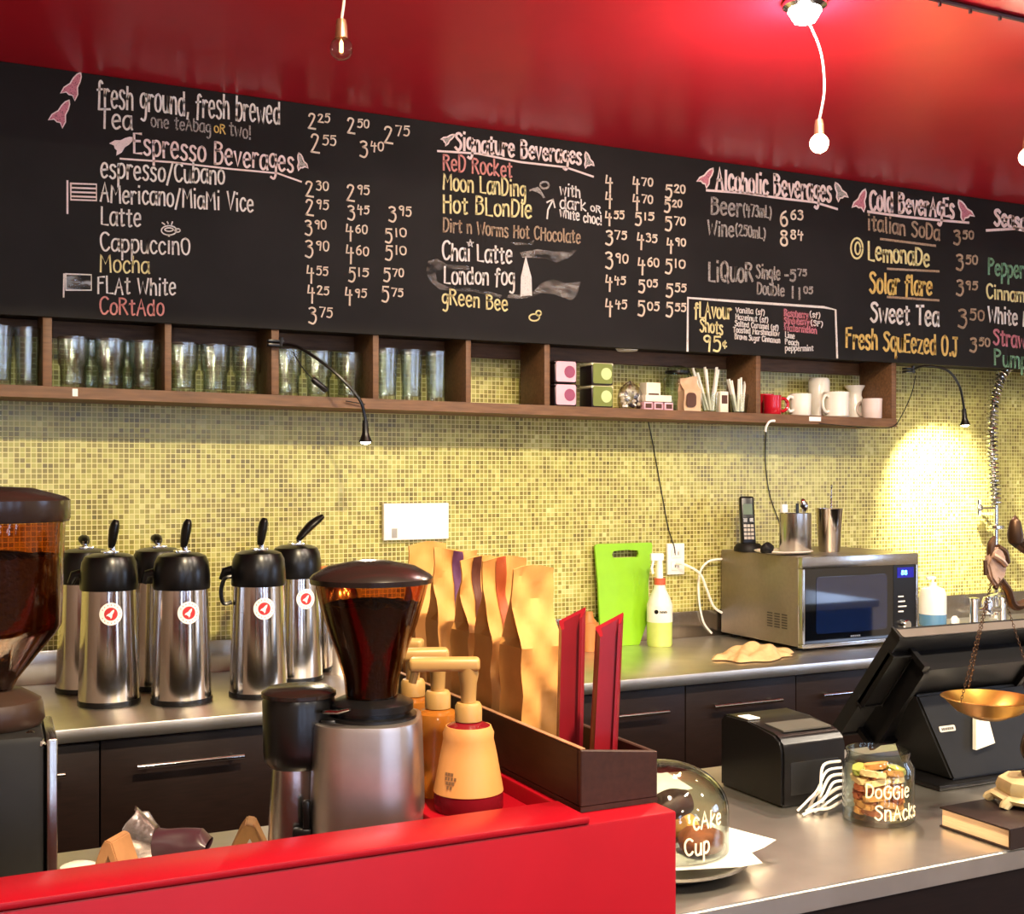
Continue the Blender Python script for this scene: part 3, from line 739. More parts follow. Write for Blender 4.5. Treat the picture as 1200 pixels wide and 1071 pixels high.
def carton(px, dy, w, d, h, z, label, lab=None, name='small_box', m=M_CARD):
    p = onY(px, 0, YS+dy); q = zs(p.x)+.0004+z
    t = thing(name, label, 'box', (p.x, YS+dy, q))
    bm = BM(); box(bm, -w/2, w/2, 0, d, 0, h, .0012); obj('carton', bm, m, t)
    if lab:
        bm = BM(); box(bm, -w*.36, w*.36, -.0008, 0, h*lab[0], h*lab[1]); obj('printed_label', bm, lab[2], t, smooth=0)
    return t
for i, (px, w) in enumerate(((760, 'left'), (772, 'middle'), (784, 'right'))):
    carton(px, .018, .030, .05, .023, 0, w+' pink box of the three in the bottom row beside the sweets', (.2, .8, M_BROWNC), m=M_TINP)
carton(772, .015, .094, .055, .020, .0245, 'flat white box lying across the three little pink boxes')
carton(766, .075, .052, .04, .088, 0, 'upright white carton behind the flat white box', (.45, .62, M_BROWNC))
# clear jar with a black clamp
p = onY(794, 0, YS+.115)
jr = thing('storage_jar', 'clear clip-top storage jar behind the small kraft bag', 'jar', (p.x, YS+.115, zs(p.x)+.0004))
bm = BM(); lathe(bm, [(0, 0), (.042, 0), (.045, .004), (.045, .105), (.036, .118), (.036, .126), (.033, .126), (.033, .117), (.042, .104), (.042, .006), (0, .006)], 28); obj('jar_body', bm, M_GLASS, jr)
bm = BM(); lathe(bm, [(0, .150), (.014, .149), (.034, .140), (.037, .131), (.037, .1265), (0, .1265)], 28); obj('lid', bm, M_GLASS, jr)
bm = BM(); lathe(bm, [(.0375, .124), (.040, .124), (.040, .131), (.0375, .131), (.0375, .124)], 28); tube(bm, [(.04, -.006, .128), (.048, -.006, .118), (.046, -.006, .100)], .0022); obj('wire_clamp', bm, M_BLACK, jr)
p = onY(808, 0, YS+.03)
kb = thing('gift_bag', 'small tan gift bag with a dark photo label, on the shelf', 'bag', (p.x, YS+.03, zs(p.x)+.0004))
def bag_shape(bm, w, d, h, seed, nu=14, nv=26, taper=.60, fin=.84, amt=.0018):
    rnd = random.Random(seed); ph = [rnd.uniform(0, 6.28) for _ in range(8)]
    def sect(v):
        z = v*h
        dd = d if v < taper else max(.0035, d*(1-(v-taper)/(fin-taper)))
        return z, dd, w*(1+.03*max(0, (v-taper)))
    prof = []
    for s in range(4):
        n = nu if s % 2 == 0 else 4
        for i in range(n): prof.append((s, i/n))
    N_ = len(prof)
    rows = []
    for j in range(nv):
        v = j/(nv-1); z, dd, ww = sect(v); row = []
        for s, f in prof:
            g = .75 if v > taper else .1
            if s == 0: x, y = -ww/2+ww*f, -dd/2
            elif s == 1: x, y = ww/2-abs(sin(f*pi))*g*dd*.5, -dd/2+dd*f
            elif s == 2: x, y = ww/2-ww*f, dd/2
            else: x, y = -ww/2+abs(sin(f*pi))*g*dd*.5, dd/2-dd*f
            k = amt*(.25+min(1, v*1.6))*(1 if v < .98 else .5)
            y += k*(sin(x*120+ph[0]+z*90)+.8*sin(z*105+ph[1]-x*140)+.7*abs(sin(z*48+x*70+ph[5]))*2)*(1 if s != 2 else .8)
            y += (.012*sin(ph[2]))*max(0, v-.6)
            x += .0012*sin(z*30+ph[3])*v
            zz = z+(.004*sin(x*60+ph[4]) if v > .97 else 0)
            row.append(bm.verts.new((x, y, zz)))
        rows.append(row)
    for a, b in zip(rows, rows[1:]):
        for i in range(N_): bm.faces.new((a[i], a[(i+1) % N_], b[(i+1) % N_], b[i]))
    bm.faces.new(rows[0][::-1]); bm.faces.new(rows[-1])
    return rows
bm = BM(); bag_shape(bm, .062, .035, .105, 9, amt=.002); obj('bag_body', bm, mat('pinkish_kraft', 'c2a283', .7), kb)
bm = BM(); prism(bm, rrect(-.026, .010, .012, .056, .012), lambda u, v: Vector((u, -.0225, v)), lambda u, v: Vector((u, -.0215, v))); obj('photo_label', bm, M_BROWNC, kb)

# paper straws in cups
def straws(px, dy, n, L, spread, seed, word):
    p = onY(px, 0, YS+dy); z = zs(p.x)+.0004
    cup = obj('straw_cup', BM_cup(), M_GLASS, loc=(p.x, YS+dy, z)); tag(cup, 'clear cup holding the '+word+' bunch of paper straws', 'cup', 'straw cups')
    rnd = random.Random(seed)
    for i in range(n):
        f = (i+.5)/n*2-1
        dx = f*spread+rnd.uniform(-.008, .008); dy2 = rnd.uniform(-.012, .02); LL = L*rnd.uniform(.88, 1.03)
        b = Vector((p.x+f*.016, YS+dy+rnd.uniform(-.012, .012), z+.007)); t = b+Vector((dx, dy2, LL))
        bm = BM(); tube(bm, [(0, 0, 0), (t-b)*.5, t-b], .0062, 6, flat=.55)
        o = obj('paper_straw', bm, M_WHITE, loc=b); tag(o, 'white paper wrapped straw in the %s shelf bunch' % word, 'straw', 'straws in the %s bunch' % word)
def BM_cup():
    bm = BM(); lathe(bm, [(0, 0), (.024, 0), (.031, .06), (.0295, .06), (.0228, .003), (0, .003)], 20); return bm
straws(833, .05, 10, .133, .045, 5, 'taller left')
straws(866, .055, 7, .108, .028, 6, 'shorter right')
carton(849, .022, .030, .026, .066, 0, 'narrow cream carton with a brown label between the straw bunches', (.42, .82, M_BROWNC))

# mugs and jugs in the last bay
def mug_bm(r, h, flare=0):
    bm = BM(); lathe(bm, [(0, 0), (r*.86, 0), (r*.95, .004), (r*.96, h*.5), (r+flare, h), (r+flare-.004, h), (r*.96-.005, h*.5), (r*.9-.003, .008), (0, .008)], 32); return bm
def mug(px, dy, r, h, ang, label, m, name='coffee_mug', cat='mug'):
    p = onY(px, 0, YS+dy); t = thing(name, label, cat, (p.x, YS+dy, zs(p.x)+.0004), ang, 'cups on the open shelf')
    obj('mug_body', mug_bm(r, h), m, t)
    bm = BM(); tube(bm, catmull([(r*.93, 0, h*.80), (r+.012, 0, h*.86), (r+.025, 0, h*.66), (r+.024, 0, h*.38), (r+.010, 0, h*.2), (r*.9, 0, h*.24)], 5), .0052, 8); obj('handle', bm, m, t)
    return t
mug(905, .045, .030, .062, radians(-10), 'red mug with its handle to the right, front of the last bay', M_REDCER)
mug(897, .12, .028, .072, radians(170), 'red cup standing behind the red mug in the last bay', M_REDCER)
mug(938, .05, .036, .072, radians(185), 'short white mug with handle left, beside the red mug', M_CERAM)
mug(980, .055, .043, .084, radians(190), 'largest white mug, in the middle of the last shelf bay', M_CERAM)
mug(1022, .055, .034, .068, radians(100), 'pinkish white mug beside the right end board of the shelf', mat('pinkish_white_ceramic', 'dccac4', .2))
p = onY(960, 0, YS+.125); z = zs(p.x)
vs_ = thing('white_vase', 'tall square white jug standing behind the white mugs', 'jug', (p.x, YS+.125, z+.0004))
bm = BM(); rows = [(.026, 0), (.030, .004), (.034, .06), (.036, .125), (.030, .135), (.026, .132), (.030, .12), (.024, .01)]
lathe(bm, [(0, 0)]+rows+[(0, .01)], 28); obj('jug_body', bm, M_CERAM, vs_)
p = onY(1002, 0, YS+.145)
pit = thing('milk_pitcher', 'white waisted pitcher with a large curved handle behind the big mug', 'jug', (p.x, YS+.145, zs(p.x)+.0004), radians(-8))
bm = BM(); q = lathe(bm, [(0, 0), (.034, 0), (.037, .01), (.034, .05), (.022, .085), (.024, .1), (.034, .118), (.031, .118), (.021, .1), (.019, .085), (.031, .05), (.034, .012), (0, .008)], 28)
for v in q:
    if v.co.z > .1: v.co.x -= .3*max(0, -v.co.x)*0-.25*max(0, -v.co.x)*-1*(v.co.z-.1)/.018
obj('pitcher_body', bm, M_CERAM, pit)
bm = BM(); tube(bm, catmull([(.028, 0, .112), (.048, 0, .095), (.062, 0, .06), (.058, 0, .025), (.038, 0, .02)], 5), .0055, 8); obj('handle', bm, M_CERAM, pit)

# puck light under the bulkhead
pk = onY(737, 416, YS+.05)
bm = BM(); lathe(bm, [(0, -.012), (.030, -.012), (.036, -.004), (.036, 0), (0, 0)], 28); o = obj('puck_light', bm, M_WPLAS, loc=(pk.x, YS+.06, BZ0+.0115)); tag(o, 'small round white puck light under the board above the sweets', 'light')

# ---- clip-on gooseneck lamps
M_BULB = mat('lit_bulb', 'fff4dc', .3, emit='ffe9c0', estr=40)
def gooseneck(label, clip, arm, switch, spot, name='gooseneck_lamp', tail=()):
    c = Vector(clip); t = thing(name, label, 'lamp', c)
    L = lambda p: Vector(p)-c
    bm = BM(); box(bm, -.030, .012, -.016, .004, -.004, .004, .0015); box(bm, -.030, .012, -.016, .004, .007, .014, .0015); tube(bm, [(.004, -.012, -.004), (.004, -.012, .02)], .006); obj('clip', bm, M_BLACK, t)
    ap = catmull([L(p) for p in arm], 8)
    bm = BM(); tube(bm, ap, .0042, 8); obj('arm', bm, M_BLACK, t)
    e = ap[-1]; d = (ap[-1]-ap[-3]).normalized()
    M = Matrix.Translation(e) @ d.to_track_quat('Z', 'Y').to_matrix().to_4x4()
    bm = BM(); lathe(bm, [(0, -.012), (.007, -.012), (.0085, .02), (.012, .03), (.018, .044), (.0165, .044), (.010, .030), (0, .026)], 20, xf=M); obj('shade', bm, M_BLACK, t)
    bm = BM(); lathe(bm, [(0, .028), (.009, .030), (.0135, .040), (.0125, .046), (.006, .0495), (0, .050)], 16, xf=M); obj('bulb', bm, M_BULB, t)
    if switch:
        a, b, q = [L(p) for p in switch]
        bm = BM(); tube(bm, catmull([a, (a+b)/2+Vector((0, 0, -.006)), b], 4), .0016, 6); obj('cord', bm, M_RUBBER, t)
        bm = BM(); tube(bm, [b, b+(q-b)*.12, b+(q-b)*.5, b+(q-b)*.88, q], [.006, .0085, .0075, .0085, .006], 10); obj('inline_switch', bm, M_BLACK, t)
    for pts in tail:
        bm = BM(); tube(bm, catmull([L(p) for p in pts], 5), .0016, 6); obj('cord', bm, M_RUBBER, t)
    w = M @ Vector((0, 0, .056))+c
    s = lamp('gooseneck_lamp_light', 'SPOT', w, spot[0], spot[3], .012, aim=spot[1], spot=spot[2], blend=1)
    return t
YL = YS-.03
gooseneck('black clip-on gooseneck lamp clamped to a shelf divider above the airpots', onY(326, 405, YS-.004),
          [onY(328, 404, YS-.012), onY(352, 408, YS-.05), onY(392, 436, YS-.10), onY(420, 466, YS-.12), onY(427, 486, YS-.12), onY(428, 498, YS-.12)],
          (onY(343, 412, YS-.012), onY(366, 444, YS-.012), onY(383, 458, YS-.012)), (9, (.9, 1.9, 1.0), 110, (1, .86, .66)),
          tail=[[onY(405, 470, YS-.008), onY(418, 472, YS-.012), onY(428, 474, YS-.012)]])
HS = (3.31, WY, 1.37)
gooseneck('black clip-on gooseneck lamp by the shelf end making a bright patch on the tiles', onY(1066, 436, YB-.006),
          [onY(1068, 434, YB-.012), onY(1085, 429, YB-.05), onY(1110, 434, YB-.05), onY(1124, 452, YB-.05), onY(1129, 474, YB-.05), onY(1130, 483, YB-.05)],
          None, (95, HS, 100, (1, .90, .70)),
          tail=[[onY(1073, 440, YB-.012), onY(1068, 462, YB-.003), onY(1055, 490, YS-.003), onY(1046, 500, YS-.003), onY(1030, 502, YS-.003)], [onY(1030, 502, YS-.003), onY(1000, 500, YS-.003), onY(960, 496, YS-.003)]])

# ================================================================== BACK COUNTER THINGS
# ---- airpots
M_STEELV = mat('polished_airpot_steel', 'dcd6cf', .14, 1, var=.05, scale=70, stretch=(1, 1, .02))
M_STRED = mat('sticker_red', 'b3262a', .5); M_STW = mat('sticker_white', 'f3ece4', .5)
def r_air(z): return .0685-.0085*max(0, min(1, z/.262))
def sticker(parent, a0, z0, R):
    def P(x, y, lift):
        r = r_air(z0+y)+lift; a = a0+x/r; return Vector((r*cos(a), r*sin(a), z0+y))
    def disc(R0, lift, m, name, par):
        bm = BM(); n = 28; rings = [[bm.verts.new(P(0, 0, lift))]]
        for k in (.4, .75, 1): rings.append([bm.verts.new(P(R0*k*cos(2*pi*i/n), R0*k*sin(2*pi*i/n), lift)) for i in range(n)])
        rings.append([bm.verts.new(P(R0*cos(2*pi*i/n), R0*sin(2*pi*i/n), 0)) for i in range(n)])
        for i in range(n): bm.faces.new((rings[0][0], rings[1][i], rings[1][(i+1) % n]))
        for a, b in zip(rings[1:], rings[2:]):
            for i in range(n): bm.faces.new((a[i], b[i], b[(i+1) % n], a[(i+1) % n]))
        return obj(name, bm, m, par, smooth=0)
    st = disc(R, .0006, M_STW, 'sticker', parent)
    disc(R*.58, .0011, M_STRED, 'sticker_disc', st)
    bm = BM(); c, s = cos(radians(35)), sin(radians(35))
    pts = [(.46*R*(u*c+v*s), .46*R*(-u*s+v*c)) for u, v in ROCK]
    prism(bm, pts, lambda u, v: P(u, v, .0016), lambda u, v: P(u, v, .001)); obj('sticker_rocket', bm, M_STW, st, smooth=0)
    # tiny marks of the ring lettering
    bm = BM()
    for i in range(15):
        a = pi*.15+i*(1.7*pi/14)+pi
        for q in range(1):
            pp = [(R*.80*cos(a)+R*.055*cos(b)*.9, R*.80*sin(a)+R*.055*sin(b)*1.3) for b in (0, pi/2, pi, 1.5*pi)]
            prism(bm, pp, lambda u, v: P(u, v, .0009), lambda u, v: P(u, v, .0005))
    obj('sticker_lettering', bm, M_STRED, st, smooth=0)
def airpot(x, y, rz, label, lever=(35, .07), stick=None, bail=None, spout=None):
    t = thing('airpot', label, 'airpot', (x, y, CT+.0004), 0, 'coffee airpots on the back counter')
    bm = BM(); lathe(bm, [(0, 0), (.070, 0), (.0705, .008), (.0690, .012), (0, .012)], 40); obj('base_ring', bm, M_BLACK, t)
    bm = BM(); lathe(bm, [(0, .0122), (.0683, .0122), (.0683, .02), (r_air(.262), .262), (0, .262)], 56); obj('steel_body', bm, M_STEELV, t)
    bm = BM(); lathe(bm, [(0, .2625), (.0635, .2625), (.0650, .268), (.0640, .300), (.0610, .325), (.054, .339), (.040, .345), (.02, .347), (0, .347)], 40); obj('lid', bm, M_BLACK, t)
    d = Vector((cos(rz), sin(rz), 0))
    bm = BM(); box(bm, -.018, .018, -.018, .018, .345, .352, .003); tube(bm, [d*.008+Vector((0, 0, .35)), d*.006+Vector((0, 0, .365))], .007, 10); obj('pump_stem', bm, M_CHROME, t)
    ang, L = lever; a = radians(ang)
    bm = BM(); s = d*.004+Vector((0, 0, .358)); e = s+d*(L*cos(a))+Vector((0, 0, L*sin(a)))
    m1 = s+(e-s)*.5+Vector((0, 0, .006))
    tube(bm, catmull([s, m1, e], 6), [.0085, .0125, .0145, .013, .007], 10, flat=.8); obj('pump_lever', bm, M_BLACK, t)
    # spout under the lid, facing the room, and its strap handle
    f = Vector((cos(rz+pi), sin(rz+pi), 0)) if spout is None else Vector((cos(spout), sin(spout), 0))
    bm = BM(); tube(bm, [f*.055+Vector((0, 0, .300)), f*.078+Vector((0, 0, .296)), f*.086+Vector((0, 0, .276))], [.013, .011, .008], 10); obj('spout', bm, M_BLACK, t)
    if bail is not None:
        b = Vector((cos(bail), sin(bail), 0))
        bm = BM(); tube(bm, catmull([b*.063+Vector((0, 0, .285)), b*.080+Vector((0, 0, .280)), b*.088+Vector((0, 0, .250)), b*.082+Vector((0, 0, .222)), b*.063+Vector((0, 0, .224))], 5), .005, 8, flat=1); obj('carry_handle', bm, M_BLACK, t)
    if stick is not None: sticker(t, stick, .212, .0255)
    return t
def face_cam(x, y): return math.atan2(-y, -x)
A = [onZ(128, 824, CT), onZ(213, 822, CT), onZ(303, 814, CT)]
names = ['steel airpot nearest the left grinder, round red sticker, front row', 'steel airpot with a round red sticker, second of the front row', 'steel airpot with a round red sticker, right end of the front row']
for i, (p, nm) in enumerate(zip(A, names)):
    airpot(p.x, p.y, -.2+.15*i, nm, lever=(80, .066), stick=face_cam(p.x, p.y)+(.06, .26, .22)[i], bail=(None, None, pi-.1)[i], spout=pi*.9)
p = onZ(347, 796, CT); airpot(p.x, p.y, .0, 'steel airpot half hidden behind the right front airpot, lever raised', lever=(42, .092), stick=face_cam(p.x, p.y)+.42, spout=pi*.55)
airpot(.352, 3.085, pi/2, 'airpot tucked behind the leftmost front airpot', lever=(8, .05))
airpot(.520, 3.05, pi/2, 'airpot tucked behind the second front airpot', lever=(8, .05))
# thermal carafe with orange lid
p = onY(396, 0, 3.08)
M_ORANGE = mat('orange_plastic', 'e07a3c', .4)
cf = thing('thermal_carafe', 'steel thermal carafe with an orange lid behind the coffee grinder', 'carafe', (p.x, 3.08, CT+.0004))
bm = BM(); lathe(bm, [(0, 0), (.068, 0), (.070, .01), (.070, .17), (.062, .215), (.05, .235), (0, .235)], 40); obj('steel_body', bm, M_STEELV, cf)
bm = BM(); lathe(bm, [(0, .2353), (.055, .2353), (.058, .245), (.058, .272), (.050, .280), (0, .281)], 32); box(bm, -.085, -.050, -.014, .014, .252, .270, .004); obj('lid', bm, M_ORANGE, cf)

# ---- lime cutting board leaning on the wall
M_LIME = mat('lime_plastic', '84bd1e', .4, var=.05)
bl = onY(705, 755, 3.145); br = onY(757, 755, 3.145)
tl = onY(697, 634, 3.20); tr = onY(765, 634, 3.20)
bm = BM()
H_ = (tl-bl).z; W0 = br.x-bl.x; W1_ = tr.x-tl.x
c0 = (bl.x+br.x)/2
def cb(u, v, dep): # u in -1..1, v 0..1
    w = (W0+(W1_-W0)*v)/2
    return Vector((c0+u*w+(tl.x+tr.x-bl.x-br.x)/2*v, 3.145+.055*v+dep, CT+.0006+v*H_))
out = [(-1, 0), (1, 0), (1.02, .3), (.94, .6), (1, .97), (.95, 1), (-.95, 1), (-1, .97), (-.97, .6), (-1.0, .3)]
hole = [(-.38, .86), (.48, .86), (.52, .89), (.48, .925), (.1, .935), (-.38, .925), (-.43, .89)]
def ring(pts, n):
    """resample closed polygon to n points by angle around hole centre"""
    cxh, cyh = .05, .89; res = []
    for i in range(n):
        a = 2*pi*i/n; dx, dy = cos(a), sin(a)*.12
        best = 1e9
        for (x0, y0), (x1, y1) in zip(pts, pts[1:]+pts[:1]):
            ex, ey = x1-x0, y1-y0; den = dx*ey-dy*ex
            if abs(den) < 1e-9: continue
            tt = ((x0-cxh)*ey-(y0-cyh)*ex)/den; ss = ((x0-cxh)*dy-(y0-cyh)*dx)/den
            if tt > 0 and -1e-6 <= ss <= 1+1e-6: best = min(best, tt)
        res.append((cxh+dx*best, cyh+dy*best))
    return res
n = 72; ro, ri = ring(out, n), ring(hole, n)
vo = [[bm.verts.new(cb(u, v, d)) for u, v in r] for r, d in ((ro, 0), (ri, 0), (ro, .008), (ri, .008))]
for i in range(n):
    j = (i+1) % n
    for a, b in ((0, 1), (2, 3), (0, 2), (1, 3)): bm.faces.new((vo[a][i], vo[a][j], vo[b][j], vo[b][i]))
o = obj('chopping_board', bm, M_LIME, smooth=0); tag(o, 'lime green plastic chopping board leaning against the tiles', 'chopping board')

# ---- spray bottle
p = onZ(773, 754, CT); p.y = 3.10; p.x = xat(773, 3.10)
sb = thing('spray_bottle', 'white-topped spray bottle of yellow-green cleaner beside the lime board', 'spray bottle', (p.x, p.y, CT+.0004), -.2)
M_CLEANER = mat('yellow_green_cleaner', 'cfe27a', .25, trans=.15); M_BOTW = mat('milky_bottle_plastic', 'efeede', .35, trans=.1)
bm = BM(); lathe(bm, [(0, 0), (.036, 0), (.039, .006), (.039, .110), (0, .110)], 32); obj('liquid_part', bm, M_CLEANER, sb)
bm = BM(); lathe(bm, [(.0392, .1102), (.0392, .128), (.032, .148), (.019, .176), (.016, .188), (0, .188)], 32); lathe(bm, [(0, .1101), (.0392, .1102)], 32); obj('bottle_shoulder', bm, M_BOTW, sb)
bm = BM(); lathe(bm, [(0, .1885), (.018, .1885), (.018, .208), (0, .208)], 24); obj('collar', bm, mat('orange_red_collar', 'c2583a', .45), sb)
bm = BM(); lathe(bm, [(0, .2083), (.011, .2083), (.010, .235), (.008, .262), (0, .264)], 16); box(bm, -.030, .012, -.008, .008, .262, .285, .004); tube(bm, [(-.02, 0, .262), (-.026, 0, .24), (-.022, 0, .222)], .004, 8); obj('trigger_head', bm, M_WPLAS, sb)
bm = BM()
prof = [(.0398, .075), (.0398, .125)]
lathe(bm, prof, 24, ang=2*pi); obj('paper_label', bm, M_BOTW, sb)
bm = BM(); af = face_cam(p.x, p.y)+.2
for k in range(12):
    a = af-.25+.17*cos(k*pi/6); z = .108+.0068*sin(k*pi/6); a2 = af-.25+.17*cos((k+1)*pi/6); z2 = .108+.0068*sin((k+1)*pi/6)
    v = [bm.verts.new((.0402*cos(q), .0402*sin(q), w)) for q, w in ((a, z), (a2, z2), (af-.25, .108))]; bm.faces.new(v)
for k in range(6): prism(bm, [(af+.02+k*.10, .104), (af+.09+k*.10, .104), (af+.09+k*.10, .111-.002*(k % 2)), (af+.02+k*.10, .111)], lambda u, v: Vector((.0399*cos(u), .0399*sin(u), v)), lambda u, v: Vector((.0404*cos(u), .0404*sin(u), v)))
obj('label_print', bm, M_BLACKM, sb, smooth=0)
# small amber bottle between the red channels
p = onY(690, 0, 3.12)
M_AMBER = mat('amber_paper', 'b5743c', .5)
ab = thing('amber_bottle', 'small amber bottle left of the lime chopping board', 'bottle', (xat(690, 3.1), 3.1, CT+.0004))
bm = BM(); lathe(bm, [(0, 0), (.022, 0), (.026, .02), (.030, .06), (.030, .085), (0, .085)], 24); obj('bottle_body', bm, M_AMBER, ab)
bm = BM(); lathe(bm, [(0, .0852), (.026, .0852), (.014, .102), (.012, .118), (0, .118)], 20); obj('bottle_neck', bm, M_AMBER, ab)

# ---- wall plate, outlet
def plate(name, label, cat, px0, px1, py0, py1, th=.012):
    a, b = onY(px0, py0, WY), onY((px0+px1)/2, py1, WY); x1 = xat(px1, WY)
    w, h = x1-a.x, a.z-b.z
    t = thing(name, label, cat, ((a.x+x1)/2, WY, b.z))
    bm = BM(); box(bm, -w/2, w/2, -th, -.0004, 0, h, .003); obj('cover', bm, M_WPLAS, t)
    return t, w, h
t, w, h = plate('wall_panel', 'blank white wall panel with one small grey button above the bags', 'wall panel', 447, 523, 590, 632, .02)
bm = BM(); box(bm, -w*.38, -w*.30, -.0215, -.0195, h*.06, h*.32, .0005); obj('grey_button', bm, mat('grey_button', '9a9a98', .5), t)
t, w, h = plate('wall_socket', 'white double power socket on the tiles above the spray bottle', 'socket', 780, 800, 637, 673)
for z in (.28, .68):
    bm = BM(); box(bm, -w*.30, w*.30, -.0150, -.0122, h*z-.014, h*z+.014, .002); so = obj('receptacle', bm, M_WHITE, t)
    bm = BM()
    for s in (-1, 1): box(bm, s*.006-.0012, s*.006+.0012, -.0156, -.0149, h*z-.005, h*z+.006)
    obj('slots', bm, M_BLACK, so, smooth=0)
def cable(name, label, pts, r, m, n=6):
    bm = BM(); p0 = Vector(pts[0]); tube(bm, catmull([Vector(q)-p0 for q in pts], n), r, 7); o = obj(name, bm, m, loc=p0); return tag(o, label, 'cable')
cable('lamp_cord', 'thin black cord hanging from the shelf to the power socket', [onY(758, 486, WY-.004), onY(765, 520, WY-.004), onY(775, 575, WY-.004), onY(783, 618, WY-.004), onY(790, 640, WY-.017), onY(791, 648, WY-.019)], .0017, M_RUBBER)
cable('phone_cord', 'thin black cord hanging from the shelf to behind the steel canister', [onY(898, 502, WY-.004), onY(897, 540, WY-.004), onY(901, 575, WY-.004), onY(908, 598, WY-.004), onY(916, 618, WY-.006)], .0017, M_RUBBER)
cable('cord_clip', 'short white cord end hanging from the shelf front edge', [onY(908, 493, YS-.004), onY(902, 494, YS-.004), onY(898, 500, YS-.004), onY(897, 506, YS-.004)], .004, M_WPLAS)
cable('power_cable', 'white power cable looping from the socket to behind the microwave', [onY(792, 661, WY-.018), onY(803, 662, WY-.05), onY(820, 672, WY-.05), onY(828, 690, WY-.04), onY(836, 710, WY-.032), onY(846, 718, WY-.032)], .0042, M_WPLAS)
cable('power_cable', 'pale cable arcing up beside the microwave back corner', [onY(846, 655, WY-.03), onY(830, 658, WY-.03), onY(820, 672, WY-.022), onY(819, 700, WY-.022), onY(824, 728, WY-.022), onY(834, 742, WY-.022)], .0036, M_WPLAS)

# ---- microwave
MX0, MX1, MY0, MY1 = 2.335, 2.795, 2.80, 3.205
MZ = .282
mw = thing('microwave', 'stainless microwave oven with a black glass door on the back counter', 'microwave', (MX0, MY0, CT))
MWW = MX1-MX0
bm = BM(); box(bm, 0, MWW, .022, MY1-MY0, .012, MZ, .004); obj('case', bm, mat('taupe_microwave_case', '8d8274', .42, .75, var=.05, scale=80), mw)
bm = BM()
for x, y in ((.03, .05), (MWW-.03, .05), (.03, .36), (MWW-.03, .36)): lathe(bm, [(0, .0003), (.012, .0003), (.012, .0125), (0, .0125)], 12, (x, y, 0))
obj('feet', bm, M_RUBBER, mw)
bm = BM()
for i in range(6):
    for j in range(3): box(bm, -.0008, .0002, .07+j*.035, .095+j*.035, .10-i*.008, .104-i*.008)
obj('side_vents', bm, mat('vent_dark', '3a342c', .6), mw, smooth=0)
dw = MWW*.78
bm = BM()
fr = .010
box(bm, 0, MWW, 0, .0215, MZ-.036, MZ, .002); box(bm, 0, MWW, 0, .0215, .010, .022, .002); box(bm, 0, fr, 0, .0215, .022, MZ-.036, .0015); box(bm, MWW-fr, MWW, 0, .0215, .022, MZ-.036, .0015)
obj('front_frame', bm, M_STEEL, mw)
M_BGLASS = mat('black_door_glass', '05070d', .06, var=.02, coat=.6, spec=.8); M_BWIN = mat('blue_reflection_glass', '0b1838', .05, coat=1, spec=.9)  # blue of the inner pane is a reflection put into its colour
bm = BM(); box(bm, fr, dw, .004, .021, .0222, MZ-.0362); dr = obj('door_glass', bm, M_BGLASS, mw, smooth=0)
bm = BM(); prism(bm, rrect(.055, dw-.025, .050, MZ-.062, .01), lambda u, v: Vector((u, .0030, v)), lambda u, v: Vector((u, .0041, v))); obj('door_window', bm, M_BWIN, dr, smooth=0)
def micro_text(bm, s, x0, x1, z, h, y, w):
    rnd = random.Random(3); ls, tw = layout(s, rnd)
    for l in ls: stroke(bm, [(x0+a/tw*(x1-x0), z+b*h/10) for a, b in l], w, lambda u, v, lift: Vector((u, y-lift, v)), depth=.0004)
bm = BM(); box(bm, dw+.001, MWW-fr-.0002, .003, .021, .0222, MZ-.0362); cp = obj('control_panel', bm, M_BLACK, mw, smooth=0)
M_DISP = mat('blue_led_digits', '5ab4ff', .4, emit='58b8ff', estr=6)
bm = BM(); box(bm, dw+.016, MWW-.018, .0022, .0031, MZ-.076, MZ-.044); dp = obj('display', bm, mat('display_glass', '10106a', .2, emit='1a1aa8', estr=.6), cp, smooth=0)
bm = BM(); micro_text(bm, '88', dw+.032, dw+.056, MZ-.066, .012, .0022, .003); obj('led_digits', bm, M_DISP, dp, smooth=0)
bm = BM()
for i in range(4): box(bm, dw+.020, dw+.042+.006*(i % 3), .0024, .003, .150-i*.0155-.004, .150-i*.0155)
obj('button_marks', bm, M_WHITE, cp, smooth=0)
bm = BM(); lathe(bm, [(0, 0), (.016, 0), (.016, .014), (.013, .017), (0, .017)], 28, xf=Matrix.Translation((dw+.045, .003, .060)) @ Matrix.Rotation(pi/2, 4, 'X')); obj('dial', bm, M_CHROME, cp)
bm = BM()
for i in range(7): box(bm, .188+i*.0056, .1918+i*.0056, .0033, .004, .034, .0392)
obj('badge_marks', bm, M_STEEL, dr, smooth=0)

# ---- on the microwave
MT = CT+MZ+.0004
def onmw(px, dy): return Vector((xat(px, MY0+dy), MY0+dy, MT))
p = onmw(877, .30)
ph = thing('cordless_phone', 'black cordless phone standing in its charger on the microwave', 'phone', p, -.35)
bm = BM(); lathe(bm, [(0, 0), (.046, 0), (.046, .012), (.036, .024), (0, .026)], 28); obj('charger', bm, M_BLACKM, ph)
R_ = Matrix.Translation((0, 0, .018)) @ Matrix.Rotation(radians(-9), 4, 'X')
bm = BM(); v = box(bm, -.024, .024, -.012, .012, 0, .158, .008, seg=3)
for q in bm.verts: q.co = R_ @ q.co
hs = obj('handset', bm, M_BLACK, ph)
def hs_part(name, boxes, m):
    bm = BM()
    for b in boxes: box(bm, *b)
    for q in bm.verts: q.co = R_ @ q.co
    obj(name, bm, m, hs, smooth=0)
hs_part('screen', [(-.015, .015, -.0128, -.0119, .098, .132)], mat('phone_screen', '5f7060', .25))
